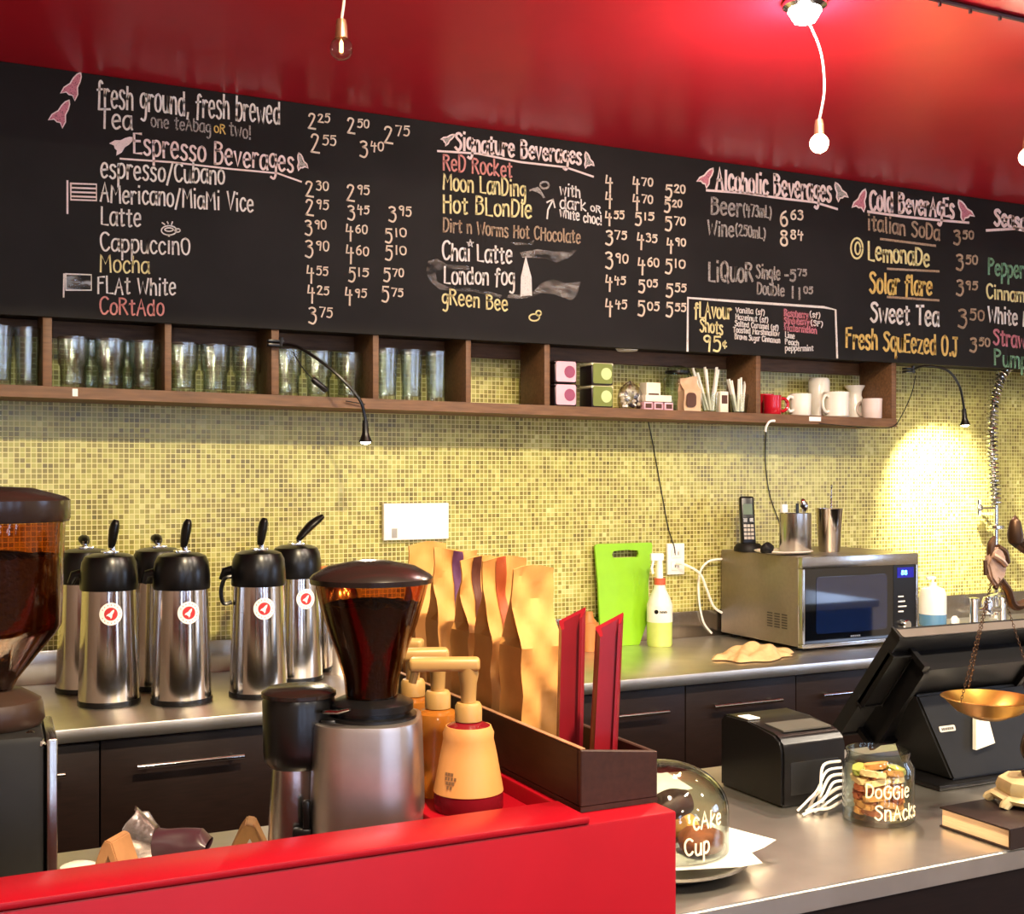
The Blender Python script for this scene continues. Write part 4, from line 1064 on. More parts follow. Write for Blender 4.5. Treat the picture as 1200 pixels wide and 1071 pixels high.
hs_part('keypad', [(-.016+.0115*i, -.007+.0115*i, -.0132, -.0119, .018+.013*j, .027+.013*j) for i in range(3) for j in range(4)], M_PALE)
hs_part('function_keys', [(-.016, -.004, -.0132, -.0119, .074, .086), (.004, .016, -.0132, -.0119, .074, .086)], M_STEEL)
p = onmw(918, .14)
o = BM(); lathe(o, [(0, .002), (.06, .002), (.085, .007), (.09, .010), (.088, .012), (.06, .006), (0, .006)], 40); o = obj('saucer_plate', o, M_CERAM, loc=p); tag(o, 'shallow white plate under the steel canister on the microwave', 'plate')
p2 = onmw(932, .15); p2.z += .0068
cn = thing('utensil_canister', 'cylindrical brushed steel canister of spoons on the white plate', 'canister', p2)
bm = BM(); lathe(bm, [(0, 0), (.048, 0), (.049, .002), (.049, .118), (.046, .118), (.046, .004), (0, .004)], 40); obj('canister_body', bm, M_STEEL, cn)
def utensil(px_off, lean, L, kind, label):
    bm = BM(); tube(bm, [(0, 0, 0), (lean*.6, 0, L*.6), (lean, 0, L)], .0028, 6)
    if kind == 'spoon': lathe(bm, [(0, -.018), (.009, -.008), (.011, .004), (.006, .015), (0, .018)], 12, (lean, 0, L+.012))
    elif kind == 'knife': box(bm, lean-.006, lean+.006, -.001, .001, L*.8, L+.02, .0006)
    else: box(bm, lean-.010, lean+.010, -.007, .007, L-.004, L+.022, .002)
    o = obj('utensil', bm, M_WPLAS if kind == 'tub' else (M_BLACK if kind == 'knife' else M_CHROME), loc=p2+Vector((px_off, 0, .006))); tag(o, label, 'utensil', 'utensils in the canister')
utensil(-.024, -.020, .118, 'tub', 'pale square-ended utensil at the left of the canister')
utensil(.000, .008, .122, 'knife', 'black-handled utensil in the middle of the canister')
utensil(.012, .026, .120, 'spoon', 'shiny spoon leaning right in the canister')
utensil(.022, .008, .128, 'spoon', 'thin spoon at the back right of the canister')
p = onmw(903, .10)
o = BM(); crumple(o, .022, .016, .018, 12, .2); o = obj('sugar_dish', o, M_BLACKM, loc=onmw(899, .11)+Vector((0, 0, .0068))); tag(o, 'small dark rounded dish on the white plate beside the phone', 'dish')
p = onmw(972, .16)
shk = thing('shaker_tin', 'tapered steel cocktail shaker tin at the right end of the microwave top', 'shaker', p)
bm = BM(); lathe(bm, [(0, 0), (.031, 0), (.033, .004), (.044, .135), (.046, .138), (.042, .137), (.031, .006), (0, .006)], 40); obj('shaker_body', bm, M_STEELV, shk)
bm = BM(); tube(bm, [(0, 0, 0), (.006, .0, .10), (.008, .0, .19)], .0022, 6); tube(bm, [(.007+.003*cos(k*.9), .003*sin(k*.9), .13+k*.0016) for k in range(30)], .0016, 5); lathe(bm, [(0, 0), (.004, .004), (.0045, .012), (0, .016)], 8, (.008, 0, .19))
o = obj('bar_spoon', bm, M_CHROME, loc=p+Vector((0, 0, .0075))); tag(o, 'twisted bar spoon standing in the shaker tin', 'spoon')

# ---- beige cloth on the counter
p = onZ(884, 771, CT); 
bm = BM(); rnd = random.Random(8)
def cl(u, v):
    a = u*2*pi; r = v
    edge = 1+.14*sin(3*a+1)+.08*sin(7*a)+.05*sin(11*a+2)
    x = .135*r*edge*cos(a); y = .070*r*edge*sin(a)
    h = .027*(1-r**4)*(.80+.34*sin(x*44+y*30+1)+.20*abs(sin(y*62-x*26+.6))+.16*sin(x*85+y*60)+.12*sin(y*120-x*70+2*sin(x*40)))
    return Vector((x, y, max(0, h)+.003))
grid(bm, 72, 22, cl, closed_u=True)
o = obj('cloth', bm, mat('beige_cloth', 'cdaa78', .9, var=.12, scale=60, bump=.3), loc=(p.x, p.y, CT+.0006), rot=(0, 0, .1)); tag(o, 'crumpled beige cleaning cloth on the steel counter before the microwave', 'cloth')

# ---- soap dispenser and small things at the sink
p = Vector((xat(1093, 3.10), 3.10, CT+.0004))
ds = thing('soap_bottle', 'white and blue liquid soap bottle right of the microwave', 'bottle', p)
M_BLUEL = mat('blue_soap', '6fa6cf', .2, trans=.3)
bm = BM(); lathe(bm, [(0, 0), (.043, 0), (.046, .005), (.046, .040), (0, .040)], 32); obj('soap_part', bm, M_BLUEL, ds)
bm = BM(); lathe(bm, [(0, .0402), (.046, .0402), (.046, .11), (.038, .128), (.016, .136), (0, .136)], 32); obj('bottle_body', bm, M_WPLAS, ds)
bm = BM(); lathe(bm, [(0, .1362), (.013, .1362), (.013, .148), (.005, .150), (.005, .166), (0, .166)], 16); box(bm, -.028, .010, -.007, .007, .160, .170, .002); obj('pump', bm, M_WPLAS, ds)
p = Vector((xat(1119, 3.06), 3.06, CT+.0006))
bm = BM(); crumple(bm, .028, .014, .018, 21, .2); o = obj('paper_wad', bm, M_WHITE, loc=p, rot=(0, 0, .4)); tag(o, 'crumpled white paper between the soap bottle and the tap', 'paper')
# tap
p = Vector((xat(1160, 3.00), 3.00, CT+.0004))
tp = thing('kitchen_tap', 'chrome two-pillar mixer tap at the back of the counter', 'tap', p)
for x in (-.075, .06):
    bm = BM(); lathe(bm, [(0, 0), (.026, 0), (.026, .008), (.016, .014), (.015, .085), (.018, .09), (.018, .1), (0, .104)], 20, (x, 0, 0)); obj('pillar', bm, M_CHROME, tp)
bm = BM(); tube(bm, [(-.075, 0, .055), (.06, 0, .055)], .010, 12); obj('crossbar', bm, M_CHROME, tp)
bm = BM(); lathe(bm, [(0, .04), (.02, .042), (.022, .08), (.015, .1), (0, .104)], 20, (-.01, 0, 0)); tube(bm, [(-.01, 0, .1), (-.01, -.05, .115)], .007, 8); obj('mixer_valve', bm, M_CHROME, tp)
# pull-down sprayer
sx, sy = xat(1167, 3.165), 3.165
spz = CT+.0004
sf = thing('spray_faucet', 'tall chrome spring-hose spray faucet at the right edge', 'faucet', (sx, sy, spz))
zb1 = onY(1167, 592, sy).z-spz; zt = onY(1163, 470, sy).z-spz
bm = BM(); lathe(bm, [(0, 0), (.022, 0), (.022, .012), (.009, .016), (.009, zb1), (0, zb1)], 16); obj('riser_pipe', bm, M_CHROME, sf)
hose = catmull([(0, 0, zb1), (-.012, 0, zb1+.12), (-.020, 0, zb1+.26), (-.010, 0, zb1+.38), (.03, 0, zb1+.48), (.10, 0, zb1+.53), (.20, -.02, zb1+.50), (.27, -.04, zb1+.38), (.28, -.04, zb1+.2)], 14)
bm = BM(); tube(bm, hose, .008, 10); obj('hose', bm, mat('grey_hose', '6a665c', .5), sf)
dense = catmull(hose, 9); co = []; acc = 0
for i, q in enumerate(dense[:-1]):
    d = (dense[i+1]-q); acc += d.length; dn = d.normalized(); s = dn.cross(Vector((0, 1, 0))).normalized(); u = s.cross(dn)
    a = acc*2*pi/.016; co.append(q+(s*cos(a)+u*sin(a))*.0185)
bm = BM(); tube(bm, co, .0040, 6); obj('spring_coil', bm, M_CHROME, sf)
bm = BM(); tube(bm, [(0, 0, zb1-.035), (0, WY-sy-.001, zb1-.035)], .006, 8); tube(bm, [(-.085, 0, zb1-.01), (0, 0, zb1-.01)], .004, 8); lathe(bm, [(0, -.012), (.012, -.008), (.016, 0), (.012, .012), (0, .018)], 14, (-.085, 0, zb1-.01)); tube(bm, [(-.085, 0, zb1-.035), (-.085, 0, zb1+.02)], .007, 8); lathe(bm, [(.009, zb1-.09), (.03, zb1-.085), (.03, zb1-.075), (.009, zb1-.07)], 16); obj('wall_bracket', bm, M_CHROME, sf)
bm = BM(); lathe(bm, [(0, 0), (.02, .002), (.022, .03), (.013, .06), (.011, .14), (0, .142)], 16, (.28, -.04, zb1+.06)); obj('spray_head', bm, M_BLACK, sf)

# ================================================================== FRONT COUNTER AND BAR
M_LID = mat('dark_brown_lid', '1d1412', .22, var=.1)
# ---- conical coffee grinder
GZ = CT+.0005
g0 = onY(433, 555, 1.40); gx, gy = g0.x, 1.352
gx = xat(431, gy)
gr = thing('coffee_grinder', 'squat steel coffee grinder with a wide cone hopper of beans, centre foreground', 'coffee grinder', (gx, gy, GZ), -YAW)
GB = lambda z: z-GZ
bm = BM(); poly = rrect(-.062, .062, -.062, .075, .04, 8)
prism(bm, poly, lambda u, v: Vector((u, v, 0)), lambda u, v: Vector((u, v, GB(1.015)))); obj('base', bm, M_BLACKM, gr)
bm = BM(); zt = GB(1.150); zb0 = GB(1.016)
def body_ring(z, k, dy=0): return [bm.verts.new((u*k, v*k+dy, z)) for u, v in rrect(-.0655, .0655, -.064, .08, .045, 8)]
rg = [body_ring(zb0, 1.0), body_ring(zb0+.06, .985), body_ring(zt-.008, .95), body_ring(zt-.001, .93), body_ring(zt, .89)]
for a, b in zip(rg, rg[1:]):
    for i in range(len(a)): bm.faces.new((a[i], a[(i+1) % len(a)], b[(i+1) % len(a)], b[i]))
bm.faces.new(rg[0][::-1]); bm.faces.new(rg[-1]); obj('body', bm, M_SATIN, gr)
bm = BM(); lathe(bm, [(0, zt+.0005), (.054, zt+.0005), (.054, zt+.004), (.046, zt+.005), (.046, zt+.009), (.050, zt+.010), (.050, zt+.018), (.036, zt+.024), (0, zt+.024)], 40, (.004, .005, 0)); obj('adjusting_collar', bm, M_BLACK, gr)
hz0 = zt+.0245; hzt = GB(1.310)
hp = [(.031, hz0), (.033, hz0+.022), (.042, hz0+.052), (.055, hz0+.088), (.0635, hz0+.118), (.0675, hzt-.001)]
bm = BM(); lathe(bm, hp+[(r-.002, z) for r, z in hp[::-1]]+[hp[0]], 48, (.004, .005, 0)); obj('hopper', bm, M_HOPPER, gr)
bm = BM(); lathe(bm, [(0, hzt), (.073, hzt), (.0735, hzt+.006), (.070, hzt+.010), (.052, hzt+.020), (.022, hzt+.026), (0, hzt+.027)], 48, (.004, .005, 0)); obj('lid', bm, M_LID, gr)
# beans inside the hopper
bzt = GB(1.284)
def bean_body(name, label, root, prof, top, c, amt=.003, seed=1):
    bm = BM(); rnd = random.Random(seed); nseg = 64
    full = prof+[(prof[-1][0]*k, top+.006*(1-k)) for k in (.85, .65, .45, .25, .1)]
    vs = lathe(bm, [(0, prof[0][1])]+full+[(0, top+.007)], nseg, c)
    for v in vs:
        if v.co.z > top-.004: v.co.z += rnd.uniform(-amt, amt)
    o = obj(name, bm, M_BEANS, smooth=0); o.matrix_world = Matrix.Translation(root.location) @ Matrix.Rotation(root.rotation_euler.z, 4, 'Z')
    return tag(o, label, 'coffee beans', kind='stuff')
hin = [(r-.0026, z) for r, z in hp]
def rat(z):
    for (r0, z0), (r1, z1) in zip(hin, hin[1:]):
        if z0 <= z <= z1: return r0+(r1-r0)*(z-z0)/(z1-z0)
    return hin[-1][0]
bean_body('coffee_beans', 'dark roasted coffee beans filling the cone hopper', gr, [(rat(hz0+.001+i*(bzt-hz0-.001)/14), hz0+.001+i*(bzt-hz0-.001)/14) for i in range(15)], bzt, (.004, .005, 0))
# doser at the left
dx = -.082; dzt, dzb = GB(1.176), GB(1.094)
bm = BM(); lathe(bm, [(0, dzb), (.036, dzb), (.041, dzb+.008), (.042, dzb+.02), (.043, dzt-.006), (.041, dzt), (0, dzt)], 40, (dx, 0, 0)); box(bm, dx+.030, -.030, -.034, -.006, dzb-.001, dzt-.022, .004); obj('doser', bm, M_BLACK, gr)
bm = BM(); lathe(bm, [(0, dzt+.0004), (.044, dzt+.0004), (.044, dzt+.005), (.036, dzt+.010), (0, dzt+.011)], 40, (dx, 0, 0)); obj('doser_lid', bm, M_LID, gr)
bm = BM(); tube(bm, [(dx+.035, -.035, dzt-.012), (dx+.055, -.05, dzt-.010), (dx+.068, -.054, dzt-.006)], [.006, .005, .003], 10, flat=.5); obj('dosing_lever', bm, M_CHROME, gr)
bm = BM(); lathe(bm, [(.026, dzb-.001), (.029, dzb-.05), (.031, GB(.985)), (.029, GB(.985)), (.027, dzb-.05), (.024, dzb-.001), (.026, dzb-.001)], 32, (dx-.006, 0, 0)); box(bm, dx+.022, dx+.026, -.030, -.010, GB(.97), dzb-.002, .001); obj('chute', bm, M_STEEL, gr)
bm = BM(); box(bm, dx+.0, dx+.022, -.045, -.033, GB(.99), GB(1.03), .003); box(bm, dx+.012, dx+.020, -.044, -.034, GB(1.028), GB(1.062), .002); obj('filter_fork', bm, M_BLACK, gr)

# ---- tall grinder at the left edge
lx, ly = xat(-7, 1.47), 1.47
lg = thing('coffee_grinder', 'tall coffee grinder cut by the left edge, straight hopper of beans', 'coffee grinder', (lx, ly, GZ), -YAW+.41)
bm = BM(); box(bm, -.052, .052, -.07, .07, 0, GB(1.155), .010); obj('body', bm, M_BLACKM, lg)
bm = BM(); box(bm, .0525, .064, -.072, .062, .002, GB(1.150), .003); obj('side_panel', bm, M_STEEL, lg)
bm = BM(); lathe(bm, [(0, GB(1.1555)), (.050, GB(1.1555)), (.054, GB(1.162)), (.052, GB(1.178)), (.050, GB(1.184)), (.03, GB(1.196)), (0, GB(1.196))], 40); obj('adjusting_collar', bm, mat('dark_brown_collar', '33241c', .35, .3), lg)
bm = BM(); tube(bm, [(.035, -.05, GB(1.150)), (.045, -.062, GB(1.146)), (.050, -.066, GB(1.142))], [.008, .006, .004], 8); obj('collar_knob', bm, M_CHROME, lg)
q0 = GB(1.1965); qt = GB(1.386)
hp2 = [(.020, q0), (.026, q0+.012), (.066, q0+.062), (.072, q0+.072), (.076, qt-.001)]
bm = BM(); lathe(bm, hp2+[(r-.002, z) for r, z in hp2[::-1]]+[hp2[0]], 48); obj('hopper', bm, M_HOPPER, lg)
bm = BM(); lathe(bm, [(0, qt), (.080, qt), (.0815, qt+.004), (.0815, qt+.024), (.076, qt+.028), (.04, qt+.038), (0, qt+.040)], 48); obj('lid', bm, M_LID, lg)
hin = [(r-.0026, z) for r, z in hp2]
b2 = GB(1.345)
bean_body('coffee_beans', 'dark roasted coffee beans in the hopper at the left edge', lg, [(rat(q0+.001+i*(b2-q0-.001)/14), q0+.001+i*(b2-q0-.001)/14) for i in range(15)], b2, (0, 0, 0), seed=2)

# ---- pump bottles on the red platform
PT = 1.0344
M_CREAML = mat('cream_label', 'ba8046', .5, var=.03); M_SYRUP = mat('amber_syrup', 'b06a26', .12, trans=.55, ior=1.3, var=.05); M_PUMP = mat('cream_pump_plastic', '9c7844', .4)
M_DKRED = mat('dark_red_soap', '7a1420', .1, trans=.4, ior=1.3)
def pump_bottle(px, y, rz, label, front):
    x = xat(px, y); t = thing('pump_bottle', label, 'pump bottle', (x, y, PT), rz, 'pump bottles on the red platform')
    prof = [(0, 0), (.041, 0), (.0425, .003), (.042, .020), (.034, .066), (.030, .085), (.0305, .092), (.027, .100), (.014, .106), (0, .106)]
    bm = BM(); lathe(bm, prof, 40); obj('bottle_body', bm, M_DKRED if front else M_SYRUP, t)
    if front:
        bm = BM(); lathe(bm, [(.0418, .022), (.0426, .022), (.0346, .066), (.0306, .085), (.0312, .092), (.0275, .1003), (.0265, .1003)], 40); lb = obj('cream_sleeve', bm, M_CREAML, t); lb['label'] = 'cream coloured sleeve'
        af = math.atan2(-y, -x)-rz
        bm = BM(); rs = lambda z: .0428-.0080*(z-.022)/.044
        for r0, (zz, a0, n) in enumerate(((.0465, -.80, 3), (.0415, -.80, 4), (.0365, -.74, 3), (.0315, -.70, 2))):
            for k in range(n): prism(bm, [(af+a0+k*.11+.02*(r0 % 2), zz), (af+a0+k*.11+.085, zz), (af+a0+k*.11+.085, zz+.0036), (af+a0+k*.11+.02*(r0 % 2), zz+.0036)], lambda u, v: Vector((rs(v)*cos(u), rs(v)*sin(u), v)), lambda u, v: Vector(((rs(v)+.0005)*cos(u), (rs(v)+.0005)*sin(u), v)))
        obj('sleeve_print', bm, mat('brown_print', '6b4a2c', .6), lb, smooth=0)
    bm = BM(); lathe(bm, [(0, .1062), (.0165, .1062), (.0165, .124), (.014, .128), (0, .128)], 24); obj('collar', bm, M_PUMP, t)
    bm = BM(); lathe(bm, [(0, .1283), (.009, .1283), (.010, .150), (.0125, .162), (.0125, .178), (0, .178)], 20)
    box(bm, -.072, .014, -.0125, .0125, .1665, .1825, .005, seg=3); tube(bm, [(-.064, 0, .168), (-.068, 0, .152)], .005, 8); obj('pump_head', bm, M_PUMP, t)
    return t
pump_bottle(549, 1.325, -YAW+radians(2), 'front pump bottle with a cream sleeve on the red platform', True)
pump_bottle(513, 1.415, -YAW+radians(8), 'amber pump bottle directly behind the cream-sleeved one', False)
pump_bottle(484, 1.508, -YAW-radians(8), 'rearmost amber pump bottle beside the grinder hopper', False)

# ---- wooden box, its bags and red channels
BX0, BX1, BY0, BY1 = .672, .776, 1.190, 1.86
BXZ = 1.0534
wb = thing('wooden_box', 'long dark wooden box open at the top, holding coffee bags on the bar', 'box', (BX0, BY0, 1.0526))
BW, BL = BX1-BX0, BY1-BY0
hL, hR, hB = .0715, .060, .072
th = .007
bm = BM(); box(bm, 0, BW, .0, BL, 0, .006); obj('box_floor', bm, M_BOXW, wb, smooth=0)
def panel(name, pts4, th_vec):
    bm = BM(); a = [bm.verts.new(p) for p in pts4]; b = [bm.verts.new(Vector(p)+Vector(th_vec)) for p in pts4]
    bm.faces.new(a); bm.faces.new(b[::-1])
    for i in range(4): bm.faces.new((a[i], b[i], b[(i+1) % 4], a[(i+1) % 4]))
    bmesh.ops.bevel(bm, geom=list(bm.edges), offset=.0012, segments=1, affect='EDGES')
    return obj(name, bm, M_BOXW, wb, smooth=0)
panel('front_panel', [(0, 0, .006), (BW, 0, .006), (BW, 0, hR), (0, 0, hL)], (0, th, 0))
panel('back_panel', [(0, BL-th, .006), (BW, BL-th, .006), (BW, BL-th, hB), (0, BL-th, hB)], (0, th, 0))
sl = panel('side_panel', [(0, th+.0003, .006), (0, BL-th-.0003, .006), (0, BL-th-.0003, hB), (0, th+.0003, hL)], (th, 0, 0))
sr = panel('side_panel', [(BW-th, th+.0003, .006), (BW-th, BL-th-.0003, .006), (BW-th, BL-th-.0003, hR), (BW-th, th+.0003, hR)], (th, 0, 0))
bm = BM(); box(bm, .0002, th-.0002, .001, BL-.001, hL+.0001, hL+.0014); box(bm, .001, BW-.001, .0005, th-.001, hR-.001, hR-.0002); o = obj('rim_edge', bm, M_BOXE, wb, smooth=0); o['label'] = 'worn pale rim edge'
KB = [  # px, y, w, h, rz, strip material, label
    (636, 1.415, .064, .256, .10, None, 'plain kraft coffee bag nearest the red channels'),
    (612, 1.497, .068, .263, .02, 'b5552a', 'kraft coffee bag with an orange-brown strip on its top'),
    (590, 1.578, .064, .258, .06, '6a3a2c', 'kraft coffee bag with a dark brown strip, middle of the row'),
    (553, 1.672, .070, .266, -.04, '6d4068', 'kraft coffee bag with a long purple strip'),
    (519, 1.780, .064, .268, .0, None, 'plain brightly lit kraft coffee bag at the far end of the row')]
for i, (px, y, w, h, rz, st, lab) in enumerate(KB):
    x = min(max(xat(px, y), BX0+th+w/2-.004), BX1-th-w/2+.004); x = (BX0+BX1)/2
    t = thing('coffee_bag', lab, 'coffee bag', (x, y, 1.0590), rz, 'kraft coffee bags in the wooden box')
    bm = BM(); bag_shape(bm, min(w, .084), .056, h, 20+i); body = obj('bag_body', bm, M_KRAFT, t)
    body.data.polygons.foreach_set('use_smooth', [True]*len(body.data.polygons)); body.data.set_sharp_from_angle(angle=radians(25))
    if st:
        # strip follows the front face of the bag over its top
        me = body.data; bm = BM(); nv = 26; per = 2*14+8
        L_, R_ = (4, 7) if i != 3 else (6, 9)
        rows = []
        for j in range(14 if i != 3 else 11, nv):
            vv = [me.vertices[j*per+k].co for k in range(L_, R_+1)]
            rows.append([bm.verts.new(v+Vector((0, -.0022, 0))) for v in vv])
        for a, b in zip(rows, rows[1:]):
            for k in range(len(a)-1): bm.faces.new((a[k], a[k+1], b[k+1], b[k]))
        ext = bmesh.ops.solidify(bm, geom=list(bm.faces), thickness=-.0008)
        o = obj('closing_strip', bm, mat('strip_'+st, st, .5), t); o['label'] = 'coloured closing strip'
# red plastic channels
M_REDP2 = mat('red_plastic_channel', '7c141f', .30, var=.1)
def channel(px, y, rz, lean, label, h=.205, zb=1.0592):
    x = xat(px, y); t = thing('red_channel', label, 'display holder', (x, y, zb), rz, 'red channels in the wooden box')
    bm = BM(); w = .034; tk = .0035; dp = .012
    pr = [(-w/2, 0), (-w/2+.004, -dp), (-w/2+.0075, -dp), (-w/2+.006, -.0015), (w/2-.006, -.0015), (w/2-.0075, -dp+.004), (w/2-.004, -dp+.004), (w/2, 0), (w/2, tk), (-w/2, tk)]
    def top(u, v): return Vector((u+lean, v, h-.018+.018*(u+w/2)/w+v*.8))
    prism(bm, pr, lambda u, v: Vector((u, v, .014)), top); obj('channel_body', bm, M_REDP2, t)
    bm = BM()
    prism(bm, [(-.024, .0), (.024, .0), (.019, .013), (-.019, .013)], lambda u, v: Vector((u*.8, -.012, v)), lambda u, v: Vector((u*.8, .012, v))); tube(bm, catmull([(-.016, -.012, .012), (.002, -.016, .024), (.016, -.006, .03)], 5), [.006, .008, .004], 8, flat=.4)
    obj('foot', bm, M_REDP2, t)
    return t
channel(667, 1.335, -.55, .004, 'left red plastic channel standing in the front of the wooden box', .208)
channel(706, 1.262, -.42, .009, 'right red plastic channel with a slanted top in the wooden box', .208)

# ---- glass cake dome
dxp, dyp = .897, 1.362
plate_ = thing('cake_plate', 'dark pewter plate under the glass cake dome', 'plate', (dxp, dyp, CT+.0004))
bm = BM(); lathe(bm, [(0, 0), (.07, 0), (.095, .006), (.118, .016), (.119, .020), (.116, .020), (.094, .011), (0, .011)], 56); obj('plate_body', bm, mat('pewter', '6e6a66', .3, 1, var=.15), plate_)
for k, (a, r, rz, lab) in enumerate(((radians(-18), .068, .35, 'white paper napkin sticking out to the right from under the dome'), (radians(-70), .05, -.3, 'white paper sheet lying on the plate at the front of the dome'))):
    bm = BM()
    def pap(u, v):
        x = (u-.5)*.15; y = (v-.5)*.11
        return Vector((x, y, .0012+k*.0016+.003*sin(u*7)*v*u+(.006 if u > .8 else 0)*(u-.8)*3))
    grid(bm, 16, 12, pap); bmesh.ops.solidify(bm, geom=list(bm.faces), thickness=.0006)
    o = obj('paper_napkin', bm, M_WHITE, loc=(dxp+r*cos(a), dyp+r*sin(a), CT+.0215), rot=(0, 0, rz)); tag(o, lab, 'napkin', 'napkins on the cake plate')
dmz = CT+.0265
dr_ = .088
dome = thing('cake_dome', 'clear glass cake dome with cream hand lettering, beside the red bar', 'cake dome', (dxp, dyp, dmz))
def domez(): return [(dr_, 0), (dr_, .052)]+[(dr_*cos(a*pi/2/10), .052+.062*sin(a*pi/2/10)) for a in range(1, 11)]
pr = domez(); inn = [(max(0, r-.0028), z if i < 2 else .052+(z-.052)*.955) for i, (r, z) in enumerate(pr)]
pr[-1] = (0, pr[-1][1]); inn[-1] = (0, inn[-1][1])
bm = BM(); lathe(bm, pr[::-1]+inn+[], 56)
obj('dome_glass', bm, M_GLASS, dome)
bm = BM(); rk = dr_+.0002; af = math.atan2(-dyp, -dxp)
M_CREAMW = mat('cream_paint_lettering', 'f2e2bf', .6)
wrap_text(bm, 'cAke', lambda z: rk, af+.72, .046, .020, .0025, 5); wrap_text(bm, 'Cup', lambda z: rk, af+.52, .014, .020, .0025, 6)
obj('hand_lettering', bm, M_CREAMW, dome, smooth=0)
M_MUFF = mat('brown_cake', '7a4020', .8, var=.3, scale=60, bump=.5); M_CASE = mat('golden_cake', 'c98a44', .8, var=.2, scale=50, bump=.4); M_CHOC = mat('dark_chocolate_cake', '3a1d14', .6, var=.3, scale=60, bump=.5)
def cakelet(x, y, z, r, m, label):
    bm = BM(); crumple(bm, r, r*.95, r*.62, int(x*9000) % 97, .14, 22, 14); o = obj('cake', bm, m, loc=(dxp+x, dyp+y, dmz+z)); tag(o, label, 'cake', 'cakes under the dome')
cakelet(.030, -.045, .0004, .031, M_MUFF, 'brown cake at the front right under the dome')
cakelet(-.040, -.030, .0004, .030, M_CASE, 'golden cake at the front left under the dome')
cakelet(.045, .028, .0004, .028, M_CASE, 'golden cake at the right back under the dome')
cakelet(-.020, .045, .0004, .031, M_MUFF, 'brown cake at the back under the dome')
cakelet(.004, -.004, .042, .036, M_CHOC, 'dark chocolate cake on top of the others under the dome')
bm = BM(); grid(bm, 10, 8, lambda u, v: Vector(((u-.5)*.07, (v-.5)*.05, .002+.004*sin(u*5)))); bmesh.ops.solidify(bm, geom=list(bm.faces), thickness=.0006)
o = obj('paper_doily', bm, M_WHITE, loc=(dxp-.01, dyp-.012, dmz+.0885), rot=(.25, 0, .2)); tag(o, 'white paper doily on the topmost cake', 'doily')

# ---- receipt printer
pr_ = thing('receipt_printer', 'black receipt printer with a rounded lid on the steel counter', 'printer', (1.216, 1.506, CT+.0004))
PW, PD, PH = .130, .165, .114
prof = [(0, 0), (0, PH*.80), (.006, PH*.92), (.022, PH), (PD*.55, PH*1.06), (PD-.015, PH*1.08), (PD, PH*1.0), (PD, 0)]
bm = BM(); vs = prism(bm, [(v, w) for v, w in prof], lambda v, w: Vector((0, v, w)), lambda v, w: Vector((PW, v, w)))
bmesh.ops.bevel(bm, geom=[e for e in bm.edges], offset=.004, segments=2, affect='EDGES'); obj('printer_case', bm, M_BLACK, pr_)
bm = BM(); prism(bm, [(.022, PH+.0004), (.07, PH*1.03+.0004), (.07, PH*1.03+.003), (.022, PH+.003)], lambda v, w: Vector((.02, v, w)), lambda v, w: Vector((PW-.012, v, w))); obj('paper_lid', bm, mat('grey_lid', '4a4844', .3), pr_, smooth=0)
bm = BM(); box(bm, .006, .030, .095, .125, PH*1.068, PH*1.09, .001); obj('receipt_stub', bm, M_WHITE, pr_, smooth=0)
bm = BM(); box(bm, .016, PW-.016, -.0012, .004, .018, PH*.62, .002); obj('front_cover', bm, M_BLACKM, pr_)
rnd = random.Random(15)
cb0 = onZ(935, 948, CT); M_CABW = mat('grey_white_cable', 'c9c4bd', .5)
for k in range(7):
    o0 = Vector((1.322, 1.470+.004*k, CT+.010+.0095*k))
    e0 = Vector((1.300-.004*k, 1.462+.003*k, CT+.014+.009*k)); m0 = Vector((1.262-.003*k, 1.450+.005*(k % 3), CT+.010+.0055*k)); e1 = Vector((1.216+.009*((k*3) % 7), 1.458+.0045*k, CT+.003))
    cable('data_cable', ['grey cable nearest the counter edge behind the jar', 'grey cable second from the front of the printer bundle', 'white cable in the middle of the printer bundle', 'white looping cable at the printer foot', 'grey looping cable rising toward the till', 'white cable over the top of the printer bundle', 'topmost pale cable of the printer bundle'][k],
          [o0, e0, m0, m0*.45+e1*.55+Vector((0, -.004*(k % 2), .003)), e1], (.0024, .0020, .0028, .0022, .0026, .0020, .0024)[k], M_CABW if k % 2 == 0 else M_WPLAS)

# ---- biscuit jar
jp = Vector((1.312, 1.397, CT+.0004)); JR = .0535
bj = thing('biscuit_jar', 'open glass jar of dog biscuits with cream hand lettering', 'jar', jp)
op = [(0, 0), (.050, 0), (JR, .005), (JR, .083), (.048, .091), (.046, .098), (.048, .103), (.048, .107), (.0445, .107)]
ip = [(.0435, .098), (.045, .090), (.0505, .082), (.0505, .008), (0, .007)]
bm = BM(); lathe(bm, op+ip, 48); obj('jar_body', bm, M_GLASS, bj)
bm = BM(); af = math.atan2(-jp.y, -jp.x); rk = lambda z: JR+.0001
wrap_text(bm, 'DoGGie', rk, af+.30, .046, .019, .0023, 7); wrap_text(bm, 'SnAcks', rk, af+.62, .014, .021, .0023, 9)
obj('hand_lettering', bm, M_CREAMW, bj, smooth=0)
rnd = random.Random(5)
bc = [mat('tan_biscuit', 'c58a4e', .8, var=.15, scale=90, bump=.3), mat('reddish_biscuit', '9a4f2e', .8, var=.15, scale=90, bump=.3), mat('cream_biscuit', 'e6c796', .8, var=.1, scale=90, bump=.3), mat('green_biscuit', '9a9a4a', .8, var=.1, scale=90, bump=.3)]
bl_ = ['tan', 'reddish brown', 'cream', 'green tinted']
